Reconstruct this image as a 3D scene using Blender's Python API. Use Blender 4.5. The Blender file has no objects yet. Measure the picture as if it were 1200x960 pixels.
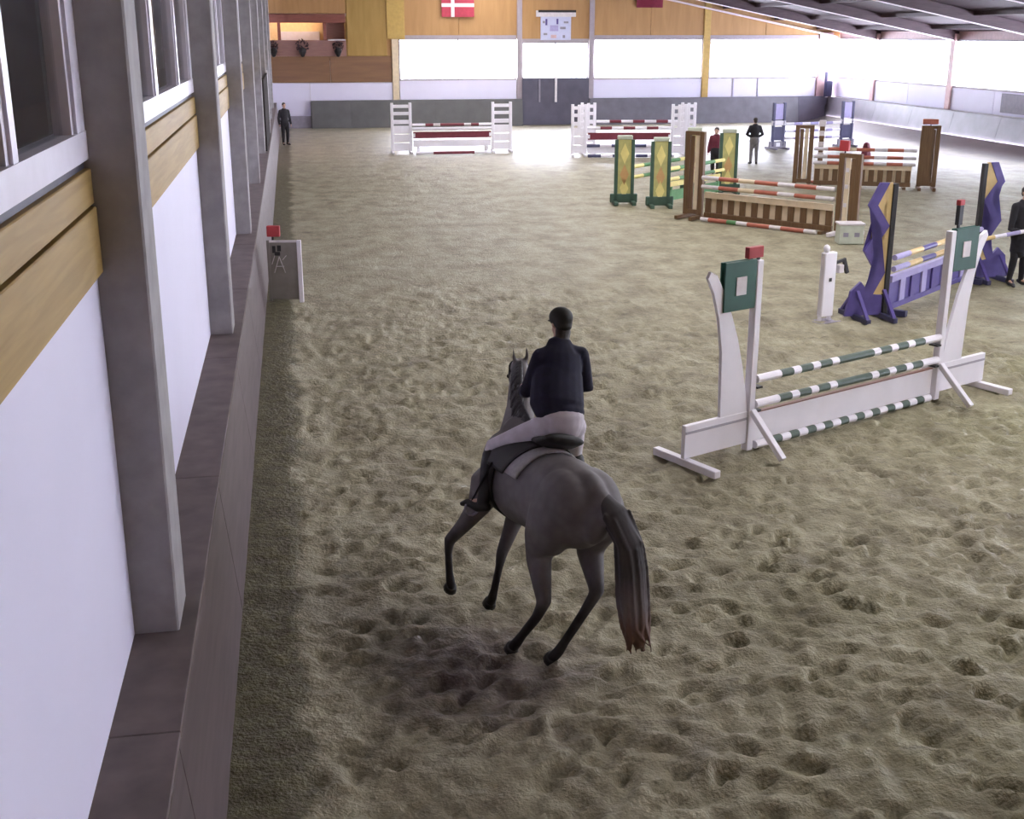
import bpy, bmesh, math, random
import numpy as np
from mathutils import Vector, Matrix, Euler
random.seed(7)
PI = math.pi
SC = bpy.context.scene
COL = SC.collection

# ------------------------------------------------------------------ camera, sky, light, exposure
H = 4.8
PITCH, YAW = math.radians(17.4), math.radians(10.1)
cam_d = bpy.data.cameras.new('camera')
cam_d.sensor_width = 36.0
cam_d.lens = 36.0 * 1410 / 1200
cam_d.clip_start = 0.05
cam_d.clip_end = 400
cam = bpy.data.objects.new('camera', cam_d)
COL.objects.link(cam)
cam.location = (0, 0, H)
cam.rotation_euler = (PI / 2 - PITCH, 0, -YAW)
SC.camera = cam
SC.view_settings.view_transform = 'Standard'
SC.view_settings.look = 'None'
SC.view_settings.gamma = 1.0
SC.view_settings.exposure = 0.55
SC.view_settings.use_curve_mapping = False

SKY = 24.0                      # overcast daylight outside the windows
world = bpy.data.worlds.new('overcast_sky')
SC.world = world
world.use_nodes = True
wn = world.node_tree.nodes
wn['Background'].inputs[0].default_value = (0.94, 0.93, 1.04, 1)
wn['Background'].inputs[1].default_value = SKY
ROOF_FILL = 3.8                 # strength of an added, unseen roof panel that fills the hall


def area(name, loc, rot, sx, sy, power, color=(1, 1, 1), portal=False):
    d = bpy.data.lights.new(name, 'AREA')
    d.shape = 'RECTANGLE'
    d.size, d.size_y = sx, sy
    d.energy = power
    d.color = color
    o = bpy.data.objects.new(name, d)
    COL.objects.link(o)
    o.location = loc
    o.rotation_euler = rot
    if portal:
        d.cycles.is_portal = True
    return o


# ------------------------------------------------------------------ materials
def new_mat(name):
    m = bpy.data.materials.new(name)
    m.use_nodes = True
    nt = m.node_tree
    return m, nt, nt.nodes['Principled BSDF']


def mat(name, col, rough=0.6, var=0.12, scale=6.0, bump=0.0, stretch=(1, 1, 1), spec=0.5, metal=0.0, detail=4.0):
    """plain surface with a little noise in colour and relief"""
    m, nt, b = new_mat(name)
    N, L = nt.nodes, nt.links
    b.inputs['Roughness'].default_value = rough
    b.inputs['Metallic'].default_value = metal
    b.inputs['Specular IOR Level'].default_value = spec
    tc = N.new('ShaderNodeTexCoord')
    mp = N.new('ShaderNodeMapping')
    mp.inputs['Scale'].default_value = stretch
    L.new(tc.outputs['Object'], mp.inputs['Vector'])
    no = N.new('ShaderNodeTexNoise')
    no.inputs['Scale'].default_value = scale
    no.inputs['Detail'].default_value = detail
    L.new(mp.outputs[0], no.inputs['Vector'])
    r = N.new('ShaderNodeValToRGB')
    c = col
    r.color_ramp.elements[0].position = 0.3
    r.color_ramp.elements[1].position = 0.7
    r.color_ramp.elements[0].color = tuple(max(0, x * (1 - var)) for x in c) + (1,)
    r.color_ramp.elements[1].color = tuple(min(1, x * (1 + var)) for x in c) + (1,)
    L.new(no.outputs['Fac'], r.inputs[0])
    L.new(r.outputs[0], b.inputs['Base Color'])
    if bump:
        bp = N.new('ShaderNodeBump')
        bp.inputs['Strength'].default_value = bump
        bp.inputs['Distance'].default_value = 0.02
        L.new(no.outputs['Fac'], bp.inputs['Height'])
        L.new(bp.outputs[0], b.inputs['Normal'])
    return m


def emit(name, col, strength):
    m, nt, b = new_mat(name)
    b.inputs['Base Color'].default_value = col + (1,)
    b.inputs['Emission Color'].default_value = col + (1,)
    b.inputs['Emission Strength'].default_value = strength
    return m


def wood(name, c1, c2, scale=3.0, stretch=(1, 1, 12), rough=0.55):
    m, nt, b = new_mat(name)
    N, L = nt.nodes, nt.links
    b.inputs['Roughness'].default_value = rough
    tc = N.new('ShaderNodeTexCoord')
    mp = N.new('ShaderNodeMapping')
    mp.inputs['Scale'].default_value = stretch
    L.new(tc.outputs['Object'], mp.inputs['Vector'])
    no = N.new('ShaderNodeTexNoise')
    no.inputs['Scale'].default_value = scale
    no.inputs['Detail'].default_value = 6
    no.inputs['Distortion'].default_value = 0.6
    L.new(mp.outputs[0], no.inputs['Vector'])
    r = N.new('ShaderNodeValToRGB')
    r.color_ramp.elements[0].position = 0.3
    r.color_ramp.elements[1].position = 0.72
    r.color_ramp.elements[0].color = c1 + (1,)
    r.color_ramp.elements[1].color = c2 + (1,)
    L.new(no.outputs['Fac'], r.inputs[0])
    L.new(r.outputs[0], b.inputs['Base Color'])
    return m


def glass(name, tint=(0.85, 0.87, 0.9)):
    m, nt, b = new_mat(name)
    N, L = nt.nodes, nt.links
    out = N['Material Output']
    N.remove(b)
    tr = N.new('ShaderNodeBsdfTransparent')
    tr.inputs[0].default_value = tint + (1,)
    gl = N.new('ShaderNodeBsdfGlossy')
    gl.inputs['Roughness'].default_value = 0.02
    fr = N.new('ShaderNodeFresnel')
    ge = N.new('ShaderNodeNewGeometry')
    ior = N.new('ShaderNodeMath')          # thin pane: the same reflectance from both faces
    ior.operation = 'MULTIPLY_ADD'
    ior.inputs[1].default_value = 1 / 1.5 - 1.5
    ior.inputs[2].default_value = 1.5
    L.new(ge.outputs['Backfacing'], ior.inputs[0])
    L.new(ior.outputs[0], fr.inputs[0])
    mx = N.new('ShaderNodeMixShader')
    L.new(fr.outputs[0], mx.inputs[0])
    L.new(tr.outputs[0], mx.inputs[1])
    L.new(gl.outputs[0], mx.inputs[2])
    L.new(mx.outputs[0], out.inputs[0])
    return m


def white_paint_mat(name, col):
    """painted wall board with sparse dirt specks and faint brush marks"""
    m, nt, b = new_mat(name)
    N, L = nt.nodes, nt.links
    b.inputs['Roughness'].default_value = 0.5
    tc = N.new('ShaderNodeTexCoord')
    n1 = N.new('ShaderNodeTexNoise')
    n1.inputs['Scale'].default_value = 1.3
    L.new(tc.outputs['Object'], n1.inputs['Vector'])
    n2 = N.new('ShaderNodeTexNoise')
    n2.inputs['Scale'].default_value = 5.5
    n2.inputs['Detail'].default_value = 2
    L.new(tc.outputs['Object'], n2.inputs['Vector'])
    r1 = N.new('ShaderNodeValToRGB')
    r1.color_ramp.elements[0].color = tuple(x * 0.93 for x in col) + (1,)
    r1.color_ramp.elements[1].color = col + (1,)
    L.new(n1.outputs['Fac'], r1.inputs[0])
    r2 = N.new('ShaderNodeValToRGB')
    r2.color_ramp.elements[0].position = 0.18
    r2.color_ramp.elements[0].color = (0.25, 0.24, 0.24, 1)
    r2.color_ramp.elements[1].position = 0.22
    r2.color_ramp.elements[1].color = (1, 1, 1, 1)
    L.new(n2.outputs['Fac'], r2.inputs[0])
    mx = N.new('ShaderNodeMix')
    mx.data_type = 'RGBA'
    mx.blend_type = 'MULTIPLY'
    mx.inputs['Factor'].default_value = 1
    L.new(r1.outputs[0], mx.inputs['A'])
    L.new(r2.outputs[0], mx.inputs['B'])
    L.new(mx.outputs['Result'], b.inputs['Base Color'])
    return m


M = {}
M['white_wall'] = white_paint_mat('white_wall_paint', (0.80, 0.78, 0.95))
M['concrete'] = mat('grey_pillar_concrete', (0.30, 0.285, 0.29), 0.75, 0.15, 5, 0.15)
M['kick'] = mat('brown_kickboard_paint', (0.115, 0.087, 0.092), 0.4, 0.25, 3.0, 0.05, (3, .4, 3))
M['kickgrey'] = mat('grey_kickboard_paint', (0.145, 0.14, 0.17), 0.38, 0.15, 2.0, 0.03)
M['kickdark'] = mat('dark_gate_paint', (0.085, 0.08, 0.115), 0.5, 0.15, 2.0)
M['ledge'] = mat('dusty_ledge_board', (0.12, 0.092, 0.086), 0.7, 0.25, 4.0, 0.1)
M['pine'] = wood('ochre_pine_board', (0.31, 0.20, 0.055), (0.42, 0.285, 0.095), 2.0, (10, .5, 10))
M['ply'] = wood('orange_plywood', (0.41, 0.225, 0.085), (0.49, 0.285, 0.115), 1.0, (4, 4, .5))
M['plyochre'] = wood('ochre_plywood', (0.35, 0.215, 0.055), (0.43, 0.275, 0.08), 1.0, (4, 4, .5))
M['yellow'] = mat('yellow_pilaster_paint', (0.52, 0.35, 0.10), 0.5, 0.08)
M['plybrown'] = wood('brown_plywood', (0.19, 0.095, 0.05), (0.25, 0.135, 0.065), 1.0, (.5, 4, 4))
M['redwood'] = wood('red_brown_beam', (0.20, 0.06, 0.045), (0.27, 0.09, 0.06), 2.0, (1, 8, 8))
M['parapet'] = wood('pink_brown_parapet', (0.27, 0.14, 0.12), (0.33, 0.18, 0.15), 2.0, (1, 8, 8))
M['frame'] = mat('white_window_frame', (0.80, 0.77, 0.88), 0.35, 0.04)
M['framegrey'] = mat('grey_window_frame', (0.38, 0.33, 0.36), 0.45, 0.05)
M['pinkpost'] = mat('pale_pink_post', (0.62, 0.42, 0.42), 0.5, 0.08)
M['glass'] = glass('window_glass')
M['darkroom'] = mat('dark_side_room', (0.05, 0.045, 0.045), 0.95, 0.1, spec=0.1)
M['roof'] = mat('purple_brown_roof_sheet', (0.065, 0.040, 0.052), 0.75, 0.15, 1.5, 0, (6, 1, 1))
M['rafter'] = wood('dark_purple_rafter', (0.052, 0.028, 0.037), (0.08, 0.045, 0.055), 2.0, (1, 8, 8))
M['strip'] = mat('lit_rafter_edge_trim', (0.80, 0.70, 0.74), 0.5, 0.05)  # pale tone stands for light on the rafter edges; also the gable trim
M['white'] = mat('white_gloss_paint', (0.88, 0.86, 0.93), 0.4, 0.03, 3)
M['offwhite'] = mat('worn_white_paint', (0.70, 0.66, 0.68), 0.5, 0.1, 8)
M['groove'] = mat('grey_groove', (0.42, 0.40, 0.47), 0.6, 0.05)
M['green'] = mat('dark_green_paint', (0.025, 0.10, 0.075), 0.45, 0.12, 4)
M['polegreen'] = mat('pole_green_paint', (0.09, 0.13, 0.105), 0.5, 0.15, 8)
M['red'] = mat('red_paint', (0.42, 0.04, 0.045), 0.5, 0.1)
M['brick'] = mat('faded_red_paint', (0.42, 0.13, 0.085), 0.55, 0.12)
M['maroon'] = mat('maroon_paint', (0.17, 0.022, 0.04), 0.5, 0.15)
M['flagred'] = mat('flag_red_cloth', (0.45, 0.05, 0.085), 0.8, 0.08)
M['flagwhite'] = mat('flag_white_cloth', (0.8, 0.72, 0.76), 0.8, 0.04)
M['flagmaroon'] = mat('flag_maroon_cloth', (0.20, 0.012, 0.04), 0.8, 0.08)
M['brown'] = wood('brown_jump_wood', (0.12, 0.065, 0.028), (0.18, 0.105, 0.048), 3, (8, 8, .6))
M['cream'] = mat('cream_paint', (0.72, 0.60, 0.42), 0.5, 0.08)
M['creamyellow'] = mat('cream_yellow_paint', (0.70, 0.52, 0.24), 0.5, 0.08)
M['purple'] = mat('purple_paint', (0.10, 0.075, 0.27), 0.45, 0.12)
M['lilac'] = mat('lilac_paint', (0.40, 0.36, 0.62), 0.5, 0.08)
M['black'] = mat('black_metal', (0.02, 0.019, 0.022), 0.5, 0.2)
M['olive'] = mat('olive_yellow_paint', (0.46, 0.44, 0.17), 0.5, 0.12)
M['limegreen'] = mat('mid_green_paint', (0.09, 0.24, 0.09), 0.5, 0.12)
M['darkgreen2'] = mat('bottle_green_paint', (0.05, 0.10, 0.07), 0.5, 0.12)
M['orange'] = mat('orange_paint', (0.55, 0.33, 0.14), 0.5, 0.1)
M['paleyellow'] = mat('pale_yellow_paint', (0.75, 0.66, 0.25), 0.5, 0.08)
M['navy'] = mat('navy_paint', (0.05, 0.05, 0.12), 0.45, 0.12)
M['greybase'] = mat('grey_base_paint', (0.28, 0.26, 0.32), 0.6, 0.1)
M['palegreen'] = mat('pale_green_grey_paint', (0.50, 0.54, 0.44), 0.6, 0.1)
M['bluewhite'] = mat('pale_blue_paint', (0.58, 0.60, 0.78), 0.5, 0.05)
M['boardgrey'] = mat('dull_grey_board', (0.27, 0.25, 0.23), 0.6, 0.12, 5)
M['skin'] = mat('skin', (0.50, 0.30, 0.22), 0.55, 0.06, 12)
M['jacket'] = mat('navy_riding_jacket', (0.009, 0.009, 0.028), 0.85, 0.2, 14, 0.1)
M['breeches'] = mat('pale_riding_breeches', (0.60, 0.56, 0.62), 0.85, 0.08, 12, 0.1)
M['boot'] = mat('black_leather', (0.012, 0.011, 0.012), 0.6, 0.2, 12)
M['helmet'] = mat('black_velvet_helmet', (0.013, 0.012, 0.010), 0.7, 0.2, 12)
M['hair'] = mat('dark_brown_hair', (0.03, 0.02, 0.015), 0.6, 0.3, 20, 0.2)
M['eyewhite'] = mat('eye', (0.03, 0.02, 0.02), 0.2, 0.02)
M['darkcloth'] = mat('dark_cloth', (0.018, 0.017, 0.022), 0.85, 0.2, 14)
M['greycloth'] = mat('grey_trouser_cloth', (0.17, 0.16, 0.16), 0.85, 0.15, 14)
M['marooncloth'] = mat('maroon_jacket_cloth', (0.13, 0.02, 0.04), 0.85, 0.15, 14)
M['padwhite'] = mat('grey_white_saddle_pad', (0.42, 0.41, 0.43), 0.9, 0.1, 30)
M['hoof'] = mat('dark_hoof', (0.02, 0.018, 0.017), 0.5, 0.2, 20)
M['mane'] = mat('dark_grey_mane', (0.035, 0.033, 0.037), 0.7, 0.4, 30, 0.4, (4, 4, 1))
M['shade'] = mat('dark_bush_leaf', (0.045, 0.022, 0.03), 0.8, 0.4, 12)


def horse_mat():
    """dapple grey coat, legs much darker, by height on the animal"""
    m, nt, b = new_mat('dapple_grey_coat')
    N, L = nt.nodes, nt.links
    b.inputs['Roughness'].default_value = 0.6
    b.inputs['Specular IOR Level'].default_value = 0.3
    tc = N.new('ShaderNodeTexCoord')
    sp = N.new('ShaderNodeSeparateXYZ')
    L.new(tc.outputs['Object'], sp.inputs[0])
    no = N.new('ShaderNodeTexNoise')
    no.inputs['Scale'].default_value = 7
    no.inputs['Detail'].default_value = 3
    L.new(tc.outputs['Object'], no.inputs['Vector'])
    ad = N.new('ShaderNodeMath')
    ad.operation = 'MULTIPLY_ADD'
    ad.inputs[1].default_value = 0.3
    L.new(no.outputs['Fac'], ad.inputs[0])
    L.new(sp.outputs['Z'], ad.inputs[2])
    r = N.new('ShaderNodeValToRGB')
    e = r.color_ramp.elements
    e[0].position = 0.45
    e[0].color = (0.020, 0.017, 0.017, 1)
    e[1].position = 0.98
    e[1].color = (0.135, 0.123, 0.126, 1)
    L.new(ad.outputs[0], r.inputs[0])
    vo = N.new('ShaderNodeTexVoronoi')
    vo.inputs['Scale'].default_value = 13
    L.new(tc.outputs['Object'], vo.inputs['Vector'])
    r2 = N.new('ShaderNodeValToRGB')
    r2.color_ramp.elements[0].color = (1.12, 1.12, 1.12, 1)
    r2.color_ramp.elements[1].color = (0.86, 0.86, 0.86, 1)
    L.new(vo.outputs['Distance'], r2.inputs[0])
    mx = N.new('ShaderNodeMix')
    mx.data_type = 'RGBA'
    mx.blend_type = 'MULTIPLY'
    mx.inputs['Factor'].default_value = 1
    L.new(r.outputs[0], mx.inputs['A'])
    L.new(r2.outputs[0], mx.inputs['B'])
    L.new(mx.outputs['Result'], b.inputs['Base Color'])
    return m


def tail_mat():
    m, nt, b = new_mat('grey_tail_hair_with_rusty_tip')
    N, L = nt.nodes, nt.links
    b.inputs['Roughness'].default_value = 0.75
    tc = N.new('ShaderNodeTexCoord')
    sp = N.new('ShaderNodeSeparateXYZ')
    L.new(tc.outputs['Object'], sp.inputs[0])
    mp = N.new('ShaderNodeMapping')
    mp.inputs['Scale'].default_value = (1, 1, .08)
    L.new(tc.outputs['Object'], mp.inputs['Vector'])
    no = N.new('ShaderNodeTexNoise')
    no.inputs['Scale'].default_value = 45
    L.new(mp.outputs[0], no.inputs['Vector'])
    ad = N.new('ShaderNodeMath')
    ad.operation = 'MULTIPLY_ADD'
    ad.inputs[1].default_value = 0.25
    L.new(no.outputs['Fac'], ad.inputs[0])
    L.new(sp.outputs['Z'], ad.inputs[2])
    r = N.new('ShaderNodeValToRGB')
    e = r.color_ramp.elements
    e[0].position = 0.50
    e[0].color = (0.15, 0.085, 0.065, 1)
    e[1].position = 0.72
    e[1].color = (0.14, 0.12, 0.125, 1)
    e.new(1.0).color = (0.055, 0.05, 0.053, 1)
    L.new(ad.outputs[0], r.inputs[0])
    L.new(r.outputs[0], b.inputs['Base Color'])
    return m


def sand_mat():
    m, nt, b = new_mat('churned_arena_sand')
    N, L = nt.nodes, nt.links
    b.inputs['Roughness'].default_value = 0.6
    ge = N.new('ShaderNodeNewGeometry')
    sp = N.new('ShaderNodeSeparateXYZ')
    L.new(ge.outputs['Position'], sp.inputs[0])

    def noise(scale, detail=4, stretch=(1, 1, 1)):
        mp = N.new('ShaderNodeMapping')
        mp.inputs['Scale'].default_value = stretch
        L.new(ge.outputs['Position'], mp.inputs['Vector'])
        n = N.new('ShaderNodeTexNoise')
        n.inputs['Scale'].default_value = scale
        n.inputs['Detail'].default_value = detail
        n.inputs['Roughness'].default_value = 0.6
        L.new(mp.outputs[0], n.inputs['Vector'])
        return n.outputs['Fac']

    def ramp(src, stops):
        r = N.new('ShaderNodeValToRGB')
        e = r.color_ramp.elements
        while len(e) < len(stops):
            e.new(0.5)
        for k, (p, c) in enumerate(stops):
            e[k].position = p
            e[k].color = c if len(c) == 4 else c + (1,)
        L.new(src, r.inputs[0])
        return r.outputs[0]

    def math_(op, a, bb=None, c=None):
        n = N.new('ShaderNodeMath')
        n.operation = op
        for k, v in enumerate((a, bb, c)):
            if v is None:
                continue
            if isinstance(v, (int, float)):
                n.inputs[k].default_value = v
            else:
                L.new(v, n.inputs[k])
        return n.outputs[0]

    def mix(f, a, bb, mode='MIX'):
        n = N.new('ShaderNodeMix')
        n.data_type = 'RGBA'
        n.blend_type = mode
        if isinstance(f, (int, float)):
            n.inputs['Factor'].default_value = f
        else:
            L.new(f, n.inputs['Factor'])
        for key, v in (('A', a), ('B', bb)):
            if isinstance(v, tuple):
                n.inputs[key].default_value = v + (1,)
            else:
                L.new(v, n.inputs[key])
        return n.outputs['Result']

    def smooth(v, lo, hi):
        n = N.new('ShaderNodeMapRange')
        n.interpolation_type = 'SMOOTHSTEP'
        L.new(v, n.inputs[0])
        n.inputs[1].default_value = lo
        n.inputs[2].default_value = hi
        return n.outputs[0]

    X, Y = sp.outputs['X'], sp.outputs['Y']
    # the far half has been watered and is glossier
    wetgloss = smooth(math_('MULTIPLY_ADD', X, .35, Y), 40.0, 56.0)
    L.new(math_('MULTIPLY_ADD', wetgloss, -0.28, 0.62), b.inputs['Roughness'])
    L.new(math_('MULTIPLY_ADD', wetgloss, 0.75, 0.25), b.inputs['Specular IOR Level'])
    big = noise(0.35, 4)
    mid = noise(1.6, 5, (1.0, .75, 1))
    fine = noise(9, 6)
    col = ramp(mid, [(0.28, (0.185, 0.162, 0.108)), (0.52, (0.318, 0.292, 0.195)), (0.75, (0.41, 0.384, 0.272))])
    green = ramp(mid, [(0.3, (0.175, 0.168, 0.085)), (0.7, (0.345, 0.335, 0.19))])
    # greener footing towards the near right and patchily elsewhere
    gx_ = math_('MULTIPLY_ADD', X, 0.16, math_('MULTIPLY', Y, -0.10))
    gfac = smooth(math_('ADD', gx_, math_('MULTIPLY', big, 2.4)), 0.75, 1.9)
    col = mix(math_('MULTIPLY', gfac, 0.62), col, green)
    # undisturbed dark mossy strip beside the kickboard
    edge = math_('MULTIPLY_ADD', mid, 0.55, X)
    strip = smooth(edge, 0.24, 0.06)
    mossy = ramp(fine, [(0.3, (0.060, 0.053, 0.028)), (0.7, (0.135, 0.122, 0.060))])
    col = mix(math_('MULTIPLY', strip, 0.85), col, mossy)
    # dark damp crumbs turned up everywhere, and the trodden bank along the right boards
    crumbs = smooth(noise(3.4, 6, (.8, 1.25, 1)), 0.56, 0.70)
    col = mix(math_('MULTIPLY', crumbs, 0.55), col, (0.105, 0.088, 0.058))
    bank = smooth(math_('MULTIPLY_ADD', big, 1.2, X), 28.0, 28.9)
    col = mix(math_('MULTIPLY', bank, 0.8), col, (0.085, 0.068, 0.062))
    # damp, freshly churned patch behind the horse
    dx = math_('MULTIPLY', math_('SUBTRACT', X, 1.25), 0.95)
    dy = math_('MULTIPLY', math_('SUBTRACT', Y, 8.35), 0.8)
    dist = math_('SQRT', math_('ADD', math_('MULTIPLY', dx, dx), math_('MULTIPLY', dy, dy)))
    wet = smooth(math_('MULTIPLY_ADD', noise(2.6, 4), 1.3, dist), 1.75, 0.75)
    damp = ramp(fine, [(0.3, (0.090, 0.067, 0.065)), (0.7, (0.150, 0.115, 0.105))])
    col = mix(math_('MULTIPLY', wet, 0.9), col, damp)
    grain = ramp(fine, [(0.25, (0.70, 0.70, 0.70)), (0.75, (1.22, 1.22, 1.22))])
    col = mix(0.8, col, grain, 'MULTIPLY')
    L.new(col, b.inputs['Base Color'])
    bp = N.new('ShaderNodeBump')
    bp.inputs['Strength'].default_value = 0.6
    bp.inputs['Distance'].default_value = 0.04
    L.new(math_('ADD', fine, noise(28, 3)), bp.inputs['Height'])
    L.new(bp.outputs[0], b.inputs['Normal'])
    return m


M['horse'] = horse_mat()
M['tail'] = tail_mat()
M['sand'] = sand_mat()

# ------------------------------------------------------------------ object helpers


def link(name, me, parent=None):
    o = bpy.data.objects.new(name, me)
    COL.objects.link(o)
    if parent is not None:
        o.parent = parent
    return o


def obj(name, bm, m, parent=None, smooth=False, label=None):
    bmesh.ops.recalc_face_normals(bm, faces=bm.faces)
    me = bpy.data.meshes.new(name)
    bm.to_mesh(me)
    bm.free()
    mats = m if isinstance(m, (list, tuple)) else [m]
    for x in mats:
        me.materials.append(M[x] if isinstance(x, str) else x)
    if smooth:
        for p in me.polygons:
            p.use_smooth = True
    o = link(name, me, parent)
    if label:
        o['label'] = label
    return o


def tag(o, label, cat, group=None):
    o['label'] = label
    o['category'] = cat
    if group:
        o['group'] = group
    return o


def thing(name, label, cat, loc=(0, 0, 0), rotz=0.0, group=None):
    o = bpy.data.objects.new(name, None)
    o.empty_display_size = 0.1
    COL.objects.link(o)
    o.location = loc
    o.rotation_euler = (0, 0, rotz)
    return tag(o, label, cat, group)


def struct(o):
    o['kind'] = 'structure'
    return o


def add_box(bm, x0, x1, y0, y1, z0, z1, mi=0):
    v = [bm.verts.new(p) for p in ((x0, y0, z0), (x1, y0, z0), (x1, y1, z0), (x0, y1, z0), (x0, y0, z1), (x1, y0, z1), (x1, y1, z1), (x0, y1, z1))]
    for f in ((0, 3, 2, 1), (4, 5, 6, 7), (0, 1, 5, 4), (1, 2, 6, 5), (2, 3, 7, 6), (3, 0, 4, 7)):
        bm.faces.new([v[i] for i in f]).material_index = mi


def bevel(bm, w):
    bmesh.ops.bevel(bm, geom=list(bm.edges), offset=w, segments=1, affect='EDGES', profile=0.5)


def box(x0, x1, y0, y1, z0, z1, bv=0.0):
    bm = bmesh.new()
    add_box(bm, min(x0, x1), max(x0, x1), min(y0, y1), max(y0, y1), min(z0, z1), max(z0, z1))
    if bv:
        bevel(bm, bv)
    return bm


def bx(name, x0, x1, y0, y1, z0, z1, m, parent=None, bv=0.0, label=None):
    return obj(name, box(x0, x1, y0, y1, z0, z1, bv), m, parent, label=label)


def prism(poly, y0, y1):
    """outline in x,z given a thickness along y"""
    bm = bmesh.new()
    a = [bm.verts.new((x, y0, z)) for x, z in poly]
    b = [bm.verts.new((x, y1, z)) for x, z in poly]
    bm.faces.new(a)
    bm.faces.new(b[::-1])
    n = len(poly)
    for i in range(n):
        bm.faces.new((a[i], b[i], b[(i + 1) % n], a[(i + 1) % n]))
    bmesh.ops.triangulate(bm, faces=[f for f in bm.faces if len(f.verts) > 4])
    return bm


def beam(bm, p, q, w, h, up=(0, 0, 1)):
    """square bar from p to q"""
    p, q = Vector(p), Vector(q)
    d = (q - p).normalized()
    s = d.cross(Vector(up))
    if s.length < 1e-4:
        s = d.cross(Vector((1, 0, 0)))
    s.normalize()
    u = s.cross(d)
    vs = []
    for c in (p, q):
        for a, b in ((-1, -1), (1, -1), (1, 1), (-1, 1)):
            vs.append(bm.verts.new(c + s * a * w / 2 + u * b * h / 2))
    for f in ((3, 2, 1, 0), (4, 5, 6, 7), (0, 1, 5, 4), (1, 2, 6, 5), (2, 3, 7, 6), (3, 0, 4, 7)):
        bm.faces.new([vs[i] for i in f])


def tube(bm, pts, side=None, seg=12, cap=True):
    """closed loft through pts = (point, a, b) with rounded ends; a along side, b across"""
    P = [(Vector(p), a, (b if b else a)) for p, a, b in [(x if len(x) == 3 else (x[0], x[1], x[1])) for x in pts]]
    if cap:
        d0 = (P[0][0] - P[1][0]).normalized()
        d1 = (P[-1][0] - P[-2][0]).normalized()
        r0, r1 = min(P[0][1:]), min(P[-1][1:])
        pre = [(P[0][0] + d0 * r0 * .95, P[0][1] * .3, P[0][2] * .3), (P[0][0] + d0 * r0 * .62, P[0][1] * .78, P[0][2] * .78)]
        post = [(P[-1][0] + d1 * r1 * .62, P[-1][1] * .78, P[-1][2] * .78), (P[-1][0] + d1 * r1 * .95, P[-1][1] * .3, P[-1][2] * .3)]
        P = pre + P + post
    n = len(P)
    rings = []
    prev = Vector(side) if side is not None else None
    for i in range(n):
        t = (P[min(i + 1, n - 1)][0] - P[max(i - 1, 0)][0])
        if t.length < 1e-9:
            t = Vector((0, 0, 1))
        t.normalize()
        if prev is None:
            prev = t.orthogonal()
        s = (Vector(side) if side is not None else prev)
        s = s - t * s.dot(t)
        if s.length < 1e-4:
            s = t.orthogonal()
        s.normalize()
        prev = s
        u = t.cross(s)
        rings.append([bm.verts.new(P[i][0] + s * P[i][1] * math.cos(k * 2 * PI / seg) + u * P[i][2] * math.sin(k * 2 * PI / seg)) for k in range(seg)])
    for i in range(n - 1):
        for k in range(seg):
            bm.faces.new((rings[i][k], rings[i][(k + 1) % seg], rings[i + 1][(k + 1) % seg], rings[i + 1][k]))
    bm.faces.new(rings[0][::-1])
    bm.faces.new(rings[-1])


def ball(bm, c, r, rot=None, sub=2):
    """ellipsoid; r a number or three radii"""
    r = (r, r, r) if isinstance(r, (int, float)) else r
    mtx = Matrix.Translation(Vector(c)) @ (rot.to_4x4() if rot else Matrix()) @ Matrix.Diagonal((r[0], r[1], r[2], 1))
    bmesh.ops.create_icosphere(bm, subdivisions=sub, radius=1, matrix=mtx)


def fused(name, bm, m, parent, voxel=0.012, it=3, label=None):
    """melt overlapping closed shapes into one continuous skin"""
    bmesh.ops.recalc_face_normals(bm, faces=bm.faces)
    me = bpy.data.meshes.new('raw')
    bm.to_mesh(me)
    bm.free()
    t = link('raw', me)
    a = t.modifiers.new('r', 'REMESH')
    a.mode = 'VOXEL'
    a.voxel_size = voxel
    if it:
        s = t.modifiers.new('s', 'SMOOTH')
        s.factor = 0.5
        s.iterations = it
    dg = bpy.context.evaluated_depsgraph_get()
    out = bpy.data.meshes.new_from_object(t.evaluated_get(dg))
    bpy.data.objects.remove(t)
    bpy.data.meshes.remove(me)
    out.name = name
    out.materials.clear()
    out.materials.append(M[m])
    for p in out.polygons:
        p.use_smooth = True
    o = link(name, out, parent)
    if label:
        o['label'] = label
    return o


# ------------------------------------------------------------------ the hall
BAY = 7.75
PY = [6.9 + BAY * k - BAY for k in range(0, 9)]       # pillar positions along the long walls
XL, XR, YF, YB = -1.11, 30.2, 66.0, -2.0


def roof_z(x):
    return 4.62 + (30.2 - x) * 0.195 if x > 9 else 4.62 + 21.2 * 0.195 - (9 - x) * 0.19


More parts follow.
